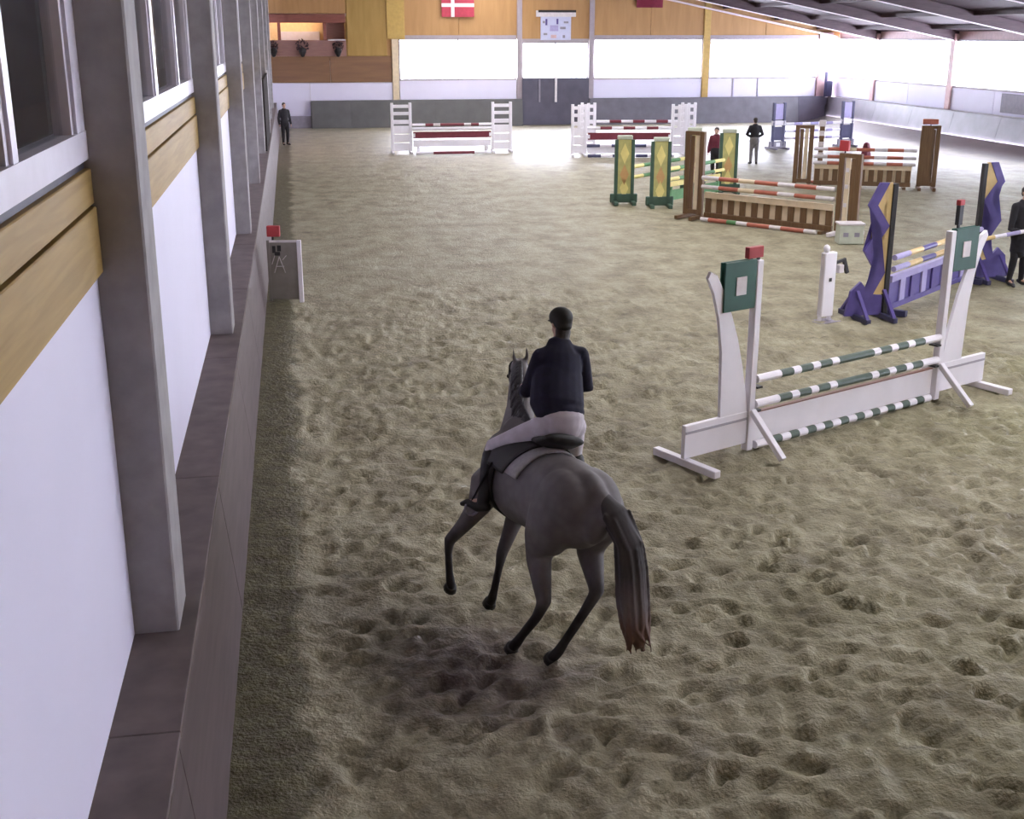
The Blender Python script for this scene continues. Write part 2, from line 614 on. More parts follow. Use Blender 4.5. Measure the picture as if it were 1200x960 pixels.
# floor: sand with real hoof prints near the camera
def build_floor():
    rng = np.random.default_rng(3)
    xs = np.concatenate([np.arange(-0.72, 11.0, 0.045), np.arange(11.0, 29.9, 0.3)])
    ys = [-2.0, -1.0, 0, 1, 2, 3, 4]
    y, st = 4.5, 0.045
    while y < 66:
        ys.append(y)
        st *= 1.0085 if y > 9 else 1.0
        y += st
    ys.append(66.0)
    ys = np.array(ys)
    nx, ny = len(xs), len(ys)
    XX, YY = np.meshgrid(xs, ys)

    def vnoise(fx, fy, seed):
        r = np.random.default_rng(seed)
        G = r.random((256, 256))
        u, v = XX * fx + 31.7, YY * fy + 17.3
        iu, iv = np.floor(u).astype(int), np.floor(v).astype(int)
        a, b = u - iu, v - iv
        a, b = a * a * (3 - 2 * a), b * b * (3 - 2 * b)
        g = lambda i, j: G[i % 256, j % 256]
        return (g(iu, iv) * (1 - a) * (1 - b) + g(iu + 1, iv) * a * (1 - b) + g(iu, iv + 1) * (1 - a) * b + g(iu + 1, iv + 1) * a * b) - 0.5
    Z = 0.05 * vnoise(.5, .5, 1) + 0.035 * vnoise(1.7, 1.7, 2) + 0.03 * vnoise(4.5, 5.5, 4) + 0.03 * vnoise(8, 10, 5)
    edge = np.clip((XX + 0.25) / 0.5, 0, 1)
    # small sharp nail-deep prints
    for x_, y_, r_, d_, a_ in zip(rng.uniform(0, 11, 1500), 4.6 + 15 * rng.random(1500) ** 1.2, rng.uniform(.035, .055, 1500), rng.uniform(.045, .085, 1500), rng.normal(.2, .6, 1500)):
        i0, i1 = np.searchsorted(xs, [x_ - .22, x_ + .22])
        j0, j1 = np.searchsorted(ys, [y_ - .22, y_ + .22])
        X_, Y_ = XX[j0:j1, i0:i1] - x_, YY[j0:j1, i0:i1] - y_
        A, B = X_ * math.cos(a_) + Y_ * math.sin(a_), -X_ * math.sin(a_) + Y_ * math.cos(a_)
        q = (A / (r_ * 1.9)) ** 2 + (B / r_) ** 2
        Z[j0:j1, i0:i1] -= d_ * np.exp(-q * q)
        Z[j0:j1, i0:i1] += d_ * .5 * np.exp(-((A / (r_ * 2)) ** 2 + ((B - r_ * 2) / r_) ** 2))
    Z = Z * (0.45 + 0.55 * edge) + 0.07 * (1 - edge)
    # hoof prints: a dent with a little heap pushed up behind it
    n = 3300
    px = rng.uniform(-0.1, 11, n)
    py = 4.6 + 18 * rng.random(n) ** 1.25
    ang = rng.normal(0.25, 0.8, n)
    for k in range(n):
        r = rng.uniform(0.042, 0.068)
        d = rng.uniform(0.018, 0.045)
        i0, i1 = np.searchsorted(xs, [px[k] - .3, px[k] + .3])
        j0, j1 = np.searchsorted(ys, [py[k] - .3, py[k] + .3])
        if i1 - i0 < 3 or j1 - j0 < 2:
            continue
        X_, Y_ = XX[j0:j1, i0:i1] - px[k], YY[j0:j1, i0:i1] - py[k]
        c, s = math.cos(ang[k]), math.sin(ang[k])
        A, B = X_ * c + Y_ * s, -X_ * s + Y_ * c
        q = (A / r) ** 2 + (B / (r * 1.35)) ** 2
        q2 = (A / (r * 1.3)) ** 2 + ((B + r * 2.0) / (r * .9)) ** 2
        Z[j0:j1, i0:i1] += -d * np.exp(-q) + d * 0.7 * np.exp(-q2)
    fade = np.clip((30 - YY) / 12, 0.25, 1) * np.where(XX > 10.9, 0.4, 1)
    Z = Z * fade - 0.01 + 0.34 * np.clip((XX - 27.9) / 1.7, 0, 1) ** 1.6     # sand thrown up against the right boards
    V = np.stack([XX, YY, Z], -1).reshape(-1, 3)
    idx = np.arange(nx * ny).reshape(ny, nx)
    F = np.stack([idx[:-1, :-1], idx[:-1, 1:], idx[1:, 1:], idx[1:, :-1]], -1).reshape(-1, 4)
    me = bpy.data.meshes.new('floor')
    me.vertices.add(len(V))
    me.vertices.foreach_set('co', V.astype(np.float32).ravel())
    me.loops.add(F.size)
    me.loops.foreach_set('vertex_index', F.astype(np.int32).ravel())
    me.polygons.add(len(F))
    me.polygons.foreach_set('loop_start', np.arange(0, F.size, 4, dtype=np.int32))
    me.polygons.foreach_set('use_smooth', np.ones(len(F), dtype=bool))
    me.update(calc_edges=True)
    me.materials.append(M['sand'])
    struct(link('floor', me))


build_floor()

# left wall with pillars, white panels and ochre boards
wl = struct(bx('wall_left', -1.45, -1.16, YB, YF, -0.1, 3.6, 'concrete'))
struct(bx('trim_1', -1.45, -1.14, YB, YF, 6.3, 8.0, 'plyochre'))
for k in range(len(PY)):
    y0 = PY[k]
    bm = bmesh.new()                                   # concrete column
    v = [bm.verts.new(p) for p in ((-1.2, y0, 1.28), (-.845, y0, 1.28), (-.845, y0 + .5, 1.28), (-1.2, y0 + .5, 1.28), (-1.2, y0, 8.0), (-.83, y0, 8.0), (-.83, y0 + .5, 8.0), (-1.2, y0 + .5, 8.0))]
    for q in ((0, 3, 2, 1), (4, 5, 6, 7), (0, 1, 5, 4), (1, 2, 6, 5), (2, 3, 7, 6), (3, 0, 4, 7)):
        bm.faces.new([v[i] for i in q])
    bevel(bm, 0.012)
    obj('pillar', bm, 'concrete', wl)
    a, b = y0 + 0.5, (PY[k + 1] if k + 1 < len(PY) else YF)
    if k == 0:
        a = y0 + .5
    bx('panel', -1.18, -1.11, a, b, 1.28, 3.53, 'white_wall', wl)
    bx('board', -1.18, -1.075, a + .005, b - .005, 3.53, 3.895, 'pine', wl, 0.006)
    bx('board', -1.18, -1.085, a + .005, b - .005, 3.91, 4.10, 'pine', wl, 0.006)
    # window above the boards
    bm = bmesh.new()
    add_box(bm, -1.22, -1.09, a, b, 4.15, 4.30)
    add_box(bm, -1.22, -1.09, a, b, 6.0, 6.3)
    for yy, w in ((a + .06, .12), (a + 0.46 * (b - a), .20), (a + 0.76 * (b - a), .10), (b - .12, .24)):
        add_box(bm, -1.215, -1.095, yy - w / 2, yy + w / 2, 4.30, 6.0)
    f = struct(obj('window_%d' % (k + 1), bm, 'frame'))
    bx('pane', -1.165, -1.155, a + .02, b - .02, 4.28, 6.02, 'glass', f)
    bm = bmesh.new()
    for yy in (a + 0.46 * (b - a) - .14, a + 0.76 * (b - a) - .09, b - .30):
        add_box(bm, -1.20, -1.11, yy - .025, yy + .025, 4.30, 6.0)
    obj('sash', bm, 'frame', f)
    bx('sill', -1.22, -1.12, a, b, 4.10, 4.15, 'kickdark', f)
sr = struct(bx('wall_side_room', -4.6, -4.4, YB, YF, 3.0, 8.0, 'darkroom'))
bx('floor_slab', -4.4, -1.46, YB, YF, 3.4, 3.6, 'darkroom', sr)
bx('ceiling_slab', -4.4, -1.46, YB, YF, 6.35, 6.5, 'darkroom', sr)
# leaning kickboard with its ledge, built of boards
kb = struct(bx('baseboard_left', -1.16, -0.80, YB, YF, -0.1, 1.22, 'kick'))


def lean_board(x_top, x_bot, y0, y1, z0, z1, t):
    bm = bmesh.new()
    v = [bm.verts.new(p) for p in ((x_bot, y0, z0), (x_bot, y1, z0), (x_bot - t, y1, z0), (x_bot - t, y0, z0), (x_top, y0, z1), (x_top, y1, z1), (x_top - t, y1, z1), (x_top - t, y0, z1))]
    for f in ((0, 3, 2, 1), (4, 5, 6, 7), (0, 1, 5, 4), (1, 2, 6, 5), (2, 3, 7, 6), (3, 0, 4, 7)):
        bm.faces.new([v[i] for i in f])
    bevel(bm, 0.006)
    return bm


y = YB
while y < YF:
    y1 = min(y + 3.875, YF)
    obj('board', lean_board(-0.765, -0.625, y + .004, y1 - .004, -0.08, 1.25, .05), 'kick', kb)
    bx('ledge', -1.12, -0.745, y + .003, y1 - .003, 1.25, 1.295, 'ledge', kb, 0.005)
    y = y1
# dark doorway leaf in the left wall far down the hall
dl = struct(bx('door_1', -0.86, -0.795, 38.5, 45.5, 1.31, 3.42, 'darkroom'))
bx('frame', -0.86, -0.79, 45.5, 45.9, 1.30, 3.5, 'offwhite', dl)

# far wall
wf = struct(bx('wall_far', -1.45, 30.6, 66.12, 66.4, 1.3, 2.42, 'offwhite'))
bx('upper_wall', 3.05, 30.6, 66.12, 66.4, 4.46, 12.0, 'ply', wf)
bx('side_wall', 5.0, 5.72, 66.12, 66.4, 2.42, 4.46, 'ply', wf)
for xa, xb, mm in ((5.72, 8.9, 'ply'), (8.9, 12.05, 'ply'), (12.15, 16.1, 'ply'), (16.2, 19.4, 'ply'), (19.4, 22.6, 'ply'), (22.7, 26.0, 'ply'), (26.0, 29.1, 'ply')):
    bx('plywood_panel', xa + .015, xb - .015, 66.05, 66.12, 4.47, roof_z((xa + xb) / 2) + .6, mm, wf, 0.01)
bx('plywood_panel', 3.05, 5.1, 66.05, 66.14, 3.62, 9.0, 'plyochre', wf, 0.01)
bx('backing_wall', -1.45, 5.72, 66.12, 66.3, -.1, 3.62, 'offwhite', wf)
bx('yellow_pilaster', 5.12, 6.05, 65.98, 66.1, 4.47, 8.9, 'yellow', wf, 0.01)
bx('pilaster', 5.35, 5.68, 65.95, 66.12, 1.38, 4.47, 'cream', wf, 0.01)
bx('brown_panel', -1.1, 2.1, 66.0, 66.12, 2.30, 3.62, 'plybrown', wf, 0.01)
bx('brown_panel', 2.12, 5.33, 66.0, 66.12, 2.30, 3.62, 'plybrown', wf, 0.01)
bx('white_panel', -1.1, 1.0, 66.02, 66.12, -.05, 2.28, 'white_wall', wf, 0.01)
bx('white_panel', 1.02, 5.33, 66.02, 66.12, 1.38, 2.28, 'white_wall', wf, 0.01)
bx('pilaster', 22.42, 22.78, 65.96, 66.12, 1.38, 7.0, 'yellow', wf, 0.01)
bx('pilaster', 29.15, 29.95, 65.94, 66.12, 1.38, 4.8, 'pinkpost', wf, 0.01)
bx('pilaster', 12.03, 12.3, 65.95, 66.12, 1.38, 6.6, 'framegrey', wf, 0.01)
bx('pilaster', 15.98, 16.25, 65.95, 66.12, 1.38, 6.6, 'framegrey', wf, 0.01)
for xa, xb in ((5.72, 12.0), (16.28, 22.4), (22.8, 24.15), (24.25, 25.6), (25.7, 29.1)):
    bx('white_panel', xa, xb, 66.02, 66.12, 1.38, 2.36, 'white_wall', wf, 0.01)
wi = len(PY) + 1
for xa, xb, za in ((5.72, 12.0, 2.43), (12.32, 15.96, 2.46), (16.28, 22.4, 2.43), (22.8, 29.1, 2.43)):
    zb = 4.46 if xa != 12.32 else 4.28
    bm = bmesh.new()
    add_box(bm, xa, xb, 66.02, 66.14, za - .06, za + .02)
    add_box(bm, xa, xb, 66.02, 66.14, zb - .04, zb + .2)
    for xx in (xa + .03, xb - .03):
        add_box(bm, xx - .03, xx + .03, 66.02, 66.14, za, zb)
    f = struct(obj('window_%d' % wi, bm, 'framegrey'))
    wi += 1
    n = {5.72: 2, 12.32: 2, 16.28: 1, 22.8: 1}[xa]
    for i in range(n):
        x0, x1 = xa + (xb - xa) * i / n, xa + (xb - xa) * (i + 1) / n
        bx('pane', x0 + .03, x1 - .03, 66.07, 66.08, za, zb, 'glass', f)
        if i:
            bx('mullion', x0 - .035, x0 + .035, 66.02, 66.14, za, zb, 'framegrey', f)
gd = struct(bx('door_2', 12.3, 15.98, 65.86, 65.98, 0.0, 2.44, 'kickdark'))
bx('rail', 14.08, 14.2, 65.8, 65.86, 1.2, 2.5, 'offwhite', gd)
bx('rail', 13.2, 13.28, 65.8, 65.86, 1.2, 2.4, 'greybase', gd)
bkf = struct(bx('baseboard_far', 1.0, 30.0, 66.0, 66.12, -0.1, 1.30, 'kickdark'))


def far_board(x0, x1, m):
    bm = bmesh.new()
    v = [bm.verts.new(p) for p in ((x0, 65.45, -.08), (x1, 65.45, -.08), (x1, 66.0, -.08), (x0, 66.0, -.08), (x0, 65.72, 1.38), (x1, 65.72, 1.38), (x1, 66.0, 1.38), (x0, 66.0, 1.38))]
    for f in ((0, 3, 2, 1), (4, 5, 6, 7), (0, 1, 5, 4), (1, 2, 6, 5), (2, 3, 7, 6), (3, 0, 4, 7)):
        bm.faces.new([v[i] for i in f])
    bevel(bm, 0.008)
    return obj('board', bm, m, bkf)


M['kickfar'] = mat('grey_green_kickboard_paint', (0.105, 0.105, 0.105), 0.5, 0.12, 2.0)
for xa, xb, mm in ((1.02, 3.1, 'kickfar'), (3.1, 5.3, 'kickfar'), (5.3, 7.5, 'kickfar'), (7.5, 9.7, 'kickfar'), (9.7, 12.28, 'kickfar'), (16.0, 19.0, 'kickgrey'), (19.0, 22.0, 'kickgrey'), (22.0, 25.0, 'kickgrey'), (25.0, 28.0, 'kickgrey'), (28.0, 29.6, 'kickdark')):
    far_board(xa, xb, mm)
bx('low_gate', -0.6, 1.0, 65.7, 65.85, -0.05, 0.62, 'greybase', bkf, 0.01)
# gallery with a lit room behind its parapet
gal = struct(bx('wall_gallery', -1.5, 3.2, 69.0, 69.2, 2.4, 9.4, 'cream'))
bx('end_wall', -1.5, -1.4, 66.1, 69.0, 2.4, 9.4, 'cream', gal)
bx('right_wall', 3.12, 3.2, 66.3, 69.0, 2.4, 9.4, 'cream', gal)
bx('roof_slab', -1.5, 3.2, 66.1, 69.2, 9.4, 9.5, 'cream', gal)
bx('floor_slab', -1.2, 3.2, 66.1, 69.0, 3.4, 3.62, 'plybrown', gal)
bx('ceiling_slab', -1.2, 3.2, 66.1, 69.0, 5.6, 5.75, 'cream', gal)
bx('side_panel', 2.98, 3.12, 66.12, 69.0, 3.6, 8.0, 'plyochre', gal)
bx('parapet', -1.05, 2.98, 66.0, 66.12, 3.63, 4.42, 'parapet', gal, 0.01)
bx('beam', -1.05, 2.98, 65.98, 66.14, 5.28, 5.72, 'redwood', gal, 0.01)
bx('upper_panel', -1.05, 3.0, 66.0, 66.12, 5.74, 8.4, 'ply', gal, 0.01)
for x in (-0.42, 1.9):
    bx('post', x - .08, x + .08, 66.0, 66.12, 4.42, 5.28, 'redwood', gal, 0.008)
bx('shelf', 2.05, 2.95, 65.92, 66.14, 4.40, 4.47, 'offwhite', gal, 0.005)
bx('back_counter', -0.4, 1.7, 68.5, 68.98, 3.62, 4.85, 'bluewhite', gal, 0.01)
bx('inner_wall', 2.0, 2.95, 66.9, 67.0, 3.62, 5.6, 'parapet', gal)
lampg = tag(bx('strip_lamp', -0.9, 1.7, 68.6, 68.9, 5.44, 5.58, emit('warm_lamp_glow', (1.0, 0.6, 0.32), 3.0)), 'warm strip lamp glowing under the gallery ceiling', 'lamp')
area('gallery_lamp_light', (0.4, 67.8, 5.4), (0, 0, 0), 2.4, 0.8, 26, (1, .66, .40))
for i, (x, w) in enumerate(((-0.75, .28), (0.72, .34), (2.55, .30))):
    t = thing('hanging_basket', ('dark bushy hanging basket on the gallery parapet, leftmost of three', 'dark bushy hanging basket at the middle of the gallery parapet', 'dark bushy hanging basket under the white gallery shelf')[i], 'plant', (x, 65.85, 3.72), 0, 'hanging baskets on the gallery parapet')
    bm = bmesh.new()
    tube(bm, [((0, 0, -.02), .12), ((0, 0, .16), .2)], seg=10)
    obj('pot', bm, 'black', t)
    bm = bmesh.new()
    for q in range(90):
        a, b2, rr = random.uniform(0, 2 * PI), random.uniform(-1, 1), random.uniform(.6, 1) * w
        s = math.sqrt(1 - b2 * b2)
        c = Vector((rr * s * math.cos(a), rr * s * math.sin(a) * .5 - .0, .42 + rr * b2))
        e1 = Vector((random.uniform(-1, 1), random.uniform(-1, 1), random.uniform(-1, 1))).normalized() * .07
        e2 = e1.orthogonal().normalized() * .04
        f = [bm.verts.new(c + e1), bm.verts.new(c + e2), bm.verts.new(c - e1), bm.verts.new(c - e2)]
        bm.faces.new(f)
    o = obj('foliage', bm, 'shade', t)
    o['kind'] = 'stuff'

# right wall
wr = struct(bx('wall_right', 30.32, 30.6, YB, YF, 1.3, 2.42, 'offwhite'))
bx('upper_wall', 30.32, 30.6, YB, YF, 4.45, 5.0, 'pinkpost', wr)
bx('near_wall', 30.3, 30.6, YB, PY[0] - .2, 2.42, 4.45, 'ply', wr)
for k in range(0, len(PY)):
    y0 = PY[k]
    b = PY[k + 1] if k + 1 < len(PY) else YF
    bx('pillar', 30.1, 30.4, y0 - .2, y0 + .2, 1.38, 4.75, 'pinkpost', wr, 0.012)
    n = 2
    for i in range(n):
        ya, yb = y0 + .2 + (b - y0 - .2) * i / n, y0 + .2 + (b - y0 - .2) * (i + 1) / n
        bx('white_panel', 30.2, 30.3, ya + .01, yb - .01, 1.38, 2.36, 'white_wall', wr, 0.01)
    bm = bmesh.new()
    add_box(bm, 30.2, 30.33, y0 + .2, b, 2.37, 2.45)
    add_box(bm, 30.2, 30.33, y0 + .2, b, 4.42, 4.5)
    f = struct(obj('window_%d' % wi, bm, 'framegrey'))
    wi += 1
    bx('pane', 30.26, 30.27, y0 + .2, b, 2.44, 4.43, 'glass', f)
bx('dark_panel', 30.16, 30.2, 46.4, 49.0, 1.5, 2.3, 'greybase', wr, 0.01)
bkr = struct(bx('baseboard_right', 30.0, 30.32, YB, YF, -0.1, 1.30, 'kickgrey'))
M['kickright'] = mat('satin_grey_kickboard', (0.17, 0.15, 0.18), 0.42, 0.12, 2.0, 0.02)
y = YB
while y < YF - .1:
    y1 = min(y + 3.875, YF)
    bm = lean_board(-29.9, -29.55, y + .004, y1 - .004, -0.08, 1.36, .06)
    bmesh.ops.scale(bm, vec=(-1, 1, 1), verts=bm.verts)
    obj('board', bm, 'kickright', bkr)
    y = y1
# near end wall behind the camera
struct(bx('wall_near', -4.6, 30.6, YB - .3, YB, -0.1, 9.0, 'ply'))

# roof sheet, rafters, and pale strips that paint in the rafters' lit undersides
RO = 0.26
ce_bm = bmesh.new()
for (xa, xb) in ((-4.6, 8.0), (12.0, 31.5)):
    pts = [(xa, roof_z(xa))] + ([(9.0, roof_z(9.0001))] if xa < 9 < xb else []) + [(xb, roof_z(xb))]
    vs = []
    for (x, z) in pts:
        vs.append([ce_bm.verts.new((x, yy, z + dz + RO)) for yy, dz in ((YB - .3, 0), (YF + .4, 0), (YF + .4, .15), (YB - .3, .15))])
    for p, q in zip(vs, vs[1:]):
        for j in range(4):
            ce_bm.faces.new((p[j], p[(j + 1) % 4], q[(j + 1) % 4], q[j]))
    ce_bm.faces.new(vs[0])
    ce_bm.faces.new(vs[-1][::-1])
ce = struct(obj('ceiling', ce_bm, 'roof'))
sk = emit('added_roof_fill_glow', (1.0, 0.96, 0.97), ROOF_FILL)  # added glowing panel, out of view, to light the hall
bm = bmesh.new()
zs = [(8.0, roof_z(8.0)), (9.0, roof_z(9.0001)), (12.0, roof_z(12.0))]
for (xa, za), (xb, zb) in zip(zs, zs[1:]):
    v = [bm.verts.new(p) for p in ((xa, 7.5, za + RO), (xb, 7.5, zb + RO), (xb, YF, zb + RO), (xa, YF, za + RO))]
    bm.faces.new(v)
obj('roof_fill_panel', bm, sk, ce)
bx('ridge_sheet', 7.9, 12.1, YB - .3, 7.5, 8.75, 8.9, 'roof', ce)
for k in range(0, len(PY)):
    yy = PY[k]
    for xa, xb in ((9.0, 30.3), (-1.3, 9.0)):
        bm = bmesh.new()
        za, zb = roof_z(xa + .0001 if xa == 9.0 else xa), roof_z(xb if xb != 9.0 else 9.0)
        beam(bm, (xa, yy, za + .04), (xb, yy, zb + .04), 0.22, 0.42)
        obj('rafter', bm, 'rafter', ce)
        bm = bmesh.new()
        beam(bm, (xa, yy - .09, za - .185), (xb, yy - .09, zb - .185), 0.10, 0.035)
        obj('lit_edge_trim', bm, 'strip', ce)
bm = bmesh.new()
beam(bm, (9.0, 65.9, roof_z(9.001) - .06), (30.2, 65.9, roof_z(30.2) - .06), 0.14, 0.09)
obj('lit_edge_trim', bm, 'strip', ce)
for x in (14.5, 17.5, 20.5, 23.5, 26.5, 29.0):
    bx('purlin', x - .07, x + .07, YB, YF, roof_z(x) + .10, roof_z(x) + .27, 'rafter', ce)

# signs and flags on the far wall
fl = thing('flag', 'red flag with a white cross hanging high on the plywood end wall', 'flag', (8.0, 65.9, 5.58))


def cloth(x0, x1, z0, z1, ph=0.0):
    bm = bmesh.new()
    nx_, t = 10, .012
    f0, f1 = [], []
    for i in range(nx_ + 1):
        x = x0 + (x1 - x0) * i / nx_
        yy = .035 * math.sin(x * 4 + ph)
        f0.append((bm.verts.new((x, yy, z0)), bm.verts.new((x, yy, z1))))
        f1.append((bm.verts.new((x, yy + t, z0)), bm.verts.new((x, yy + t, z1))))
    for i in range(nx_):
        bm.faces.new((f0[i][0], f0[i + 1][0], f0[i + 1][1], f0[i][1]))
        bm.faces.new((f1[i][0], f1[i][1], f1[i + 1][1], f1[i + 1][0]))
    return bm


obj('cloth', cloth(0, 1.72, 0, 1.2), 'flagred', fl)
bm = cloth(0.5, 0.68, 0, 1.2)
bmesh.ops.translate(bm, vec=(0, -.012, 0), verts=bm.verts)
obj('cross', bm, 'flagwhite', fl)
bm = cloth(0.0, 1.72, .50, .68)
bmesh.ops.translate(bm, vec=(0, -.01, 0), verts=bm.verts)
obj('cross', bm, 'flagwhite', fl)
bx('flag_rail', -.05, 1.77, -.02, .03, 1.2, 1.24, 'offwhite', fl)
f2 = thing('flag', 'plain maroon flag hanging on the end wall near the roof slope', 'flag', (18.55, 65.9, 6.08))
obj('cloth', cloth(0, 1.45, 0, .95, 1), 'flagmaroon', f2)
bx('flag_rail', -.05, 1.5, -.02, .03, .95, .99, 'offwhite', f2)
sb = thing('scoreboard', 'pale blue and white scoreboard above the double doors', 'sign', (13.05, 65.92, 4.42))
bx('board', 0.25, 1.9, 0, .1, 0, 1.45, 'bluewhite', sb, 0.01)
bx('header', 0, 2.15, -.05, .1, 1.18, 1.5, 'offwhite', sb, 0.01)
bx('header_strip', 0.1, 2.15, -.08, -.05, 1.40, 1.52, 'black', sb)
for x, z, w, h, mm in ((.5, .75, .1, .32, 'purple'), (1.1, .8, .1, .28, 'purple'), (.35, .85, .12, .12, 'greybase'), (.75, .45, .45, .3, 'lilac'), (1.3, .55, .3, .12, 'greybase'), (.8, .1, .3, .16, 'pinkpost'), (1.45, .1, .12, .15, 'greybase'), (.4, .25, .2, .1, 'greybase'), (1.5, .85, .25, .1, 'greybase')):
    bx('score_field', x, x + w, -.02, 0, z, z + h, mm, sb)
pt = thing('equipment_post', 'dark upright equipment post in the far right corner', 'equipment', (29.45, 65.55, 1.36))  # dark upright of unknown use, built as a post with a box
bx('stand', .0, .12, -.06, .06, 0, 1.35, 'navy', pt, 0.01)
bx('cabinet', .05, .42, -.14, .14, 0.02, 0.85, 'navy', pt, 0.02)
# ------------------------------------------------------------------ jumps


def pole(label, p, q, r, bands, group, name='jump_pole', cat='pole'):
    """round pole from p to q painted in bands = [(length share, material)], origin at its middle"""
    p, q = Vector(p), Vector(q)
    c = (p + q) / 2
    d = (q - p)
    bm = bmesh.new()
    names = []
    tot = sum(b[0] for b in bands)
    at, seg = 0.0, 12
    s = d.normalized().cross(Vector((0, 0, 1))).normalized()
    u = s.cross(d.normalized())

    def ring(t, rr):
        return [bm.verts.new(p - c + d * t + (s * math.cos(k * 2 * PI / seg) + u * math.sin(k * 2 * PI / seg)) * rr) for k in range(seg)]
    a = ring(0, r)
    f = bm.faces.new(a)
    for w, m in bands:
        if m not in names:
            names.append(m)
        b = ring((at + w) / tot, r)
        at += w
        for k in range(seg):
            bm.faces.new((a[k], a[(k + 1) % seg], b[(k + 1) % seg], b[k])).material_index = names.index(m)
        a = b
    bm.faces.new(a).material_index = names.index(bands[-1][1])
    o = obj(name, bm, names, None)
    o.location = c
    return tag(o, label, cat, group)


def wing_frame(pos, ang, label, group, name='jump_wing'):
    return thing(name, label, 'jump stand', (pos[0], pos[1], 0.0), ang, group)


def along(pos, ang, d, z=0.0, side=0.0):
    return (pos[0] + d * math.cos(ang) - side * math.sin(ang), pos[1] + d * math.sin(ang) + side * math.cos(ang), z)


# --- the large white jump with dark green squares
WL, WR = (5.19, 13.0), (8.47, 14.55)
WA = math.atan2(WR[1] - WL[1], WR[0] - WL[0])


def white_wing(pos, ang, label):
    t = wing_frame(pos, ang, label, 'wings of the large white jump')
    bx('post', -.05, .05, -.05, .05, 0.0, 2.31, 'white', t, 0.008)
    bx('lower_panel', .05, 1.06, -.03, .03, .10, .50, 'white', t, 0.006)
    bx('groove_strip', .06, 1.05, -.036, .036, .395, .425, 'groove', t, 0, 'grey groove line')
    horn = [(.06, .5), (.50, .5), (.50, .9), (.53, 1.3), (.60, 1.7), (.70, 2.0), (.80, 2.18), (.76, 2.25), (.66, 2.2), (.54, 2.0), (.40, 1.72), (.28, 1.42), (.18, 1.08), (.10, .75)]
    obj('curved_board', prism(horn, -.022, .022), 'white', t)
    sq = bx('square_panel', .055, .56, -.045, -.02, 1.76, 2.33, 'green', t, 0.006, 'dark green square panel')
    bx('picture_card', .22, .38, -.055, -.043, 1.94, 2.15, 'offwhite', sq, 0, 'small pale card')
    sq = bx('square_panel', .055, .56, .022, .045, 1.76, 2.33, 'green', t, 0.006, 'dark green square panel')
    bx('picture_card', .22, .38, .043, .055, 1.94, 2.15, 'offwhite', sq, 0, 'small pale card')
    bm = bmesh.new()
    beam(bm, (1.0, -.52, .045), (1.0, .52, .045), .10, .09)
    bevel(bm, .008)
    obj('foot', bm, 'white', t)
    for s in (-1, 1):
        bm = bmesh.new()
        beam(bm, (0, s * .05, .50), (0, s * .58, .035), .07, .08, (1, 0, 0))
        bevel(bm, .006)
        obj('brace', bm, 'white', t)
    for z in (.55, .84):
        bx('cup', -.14, -.05, -.07, .07, z - .075, z - .05, 'black', t, 0.004)
    return t


white_wing(WL, WA + PI, 'white jump wing with green square, left end of the near white jump')
white_wing(WR, WA + .0, 'white jump wing with green square, right end of the near white jump')
L_ = math.hypot(WR[0] - WL[0], WR[1] - WL[1])
gw = [(.50, 'white'), (.27, 'polegreen'), (.17, 'white'), (.27, 'polegreen'), (.17, 'white'), (.27, 'polegreen'), (.17, 'white'), (.85, 'polegreen'), (.17, 'white'), (.27, 'polegreen'), (.17, 'white'), (.27, 'polegreen'), (.17, 'white'), (.27, 'polegreen'), (.45, 'white')]
for z, lab in ((.88, 'upper green and white banded pole of the near white jump'), (.57, 'lower green and white banded pole of the near white jump')):
    pole(lab, along(WL, WA, .06, z, -.03), along(WL, WA, L_ - .06, z, -.03), .05, gw, 'green and white poles of the near white jump')
t = thing('jump_plank', 'long white plank filling the bottom of the near white jump', 'plank', along(WL, WA, 0, 0.0), WA)
bx('board', .06, L_ - .12, -.02, .03, .10, .45, 'white', t, 0.006)
bx('top_edge', .06, L_ - .12, -.025, .035, .45, .465, 'parapet', t, 0, 'worn brown top edge')
for x in (.2, L_ - .3):
    bx('foot', x - .06, x + .06, .025, .14, 0.0, .16, 'white', t)
pole('green and white ground pole lying under the long white plank', along(WL, WA, .1, .05, -.03), along(WL, WA, L_ - .15, .05, -.03), .05,
     [(.30, 'white')] + [(.16, 'polegreen'), (.16, 'white')] * 10, 'ground poles of the near white jump')
t = thing('flag_box', 'small red flag box on top of the left white wing', 'flag', (WL[0], WL[1], 2.31), WA)
bx('stem', -.015, .015, -.015, .015, 0, .06, 'black', t)
bx('box', -.19, .05, -.035, .035, .03, .16, 'red', t, .006)
t = thing('flag_box', 'dark narrow flag box on top of the right white wing', 'flag', (WR[0] + .12, WR[1] + .06, 2.335), WA)
bx('stem', -.015, .015, -.015, .015, 0, .05, 'black', t)
bx('box', -.045, .045, -.03, .03, .04, .30, 'black', t, .006)
bx('tip', -.05, .05, -.033, .033, .30, .37, 'red', t, .006, 'red tip')

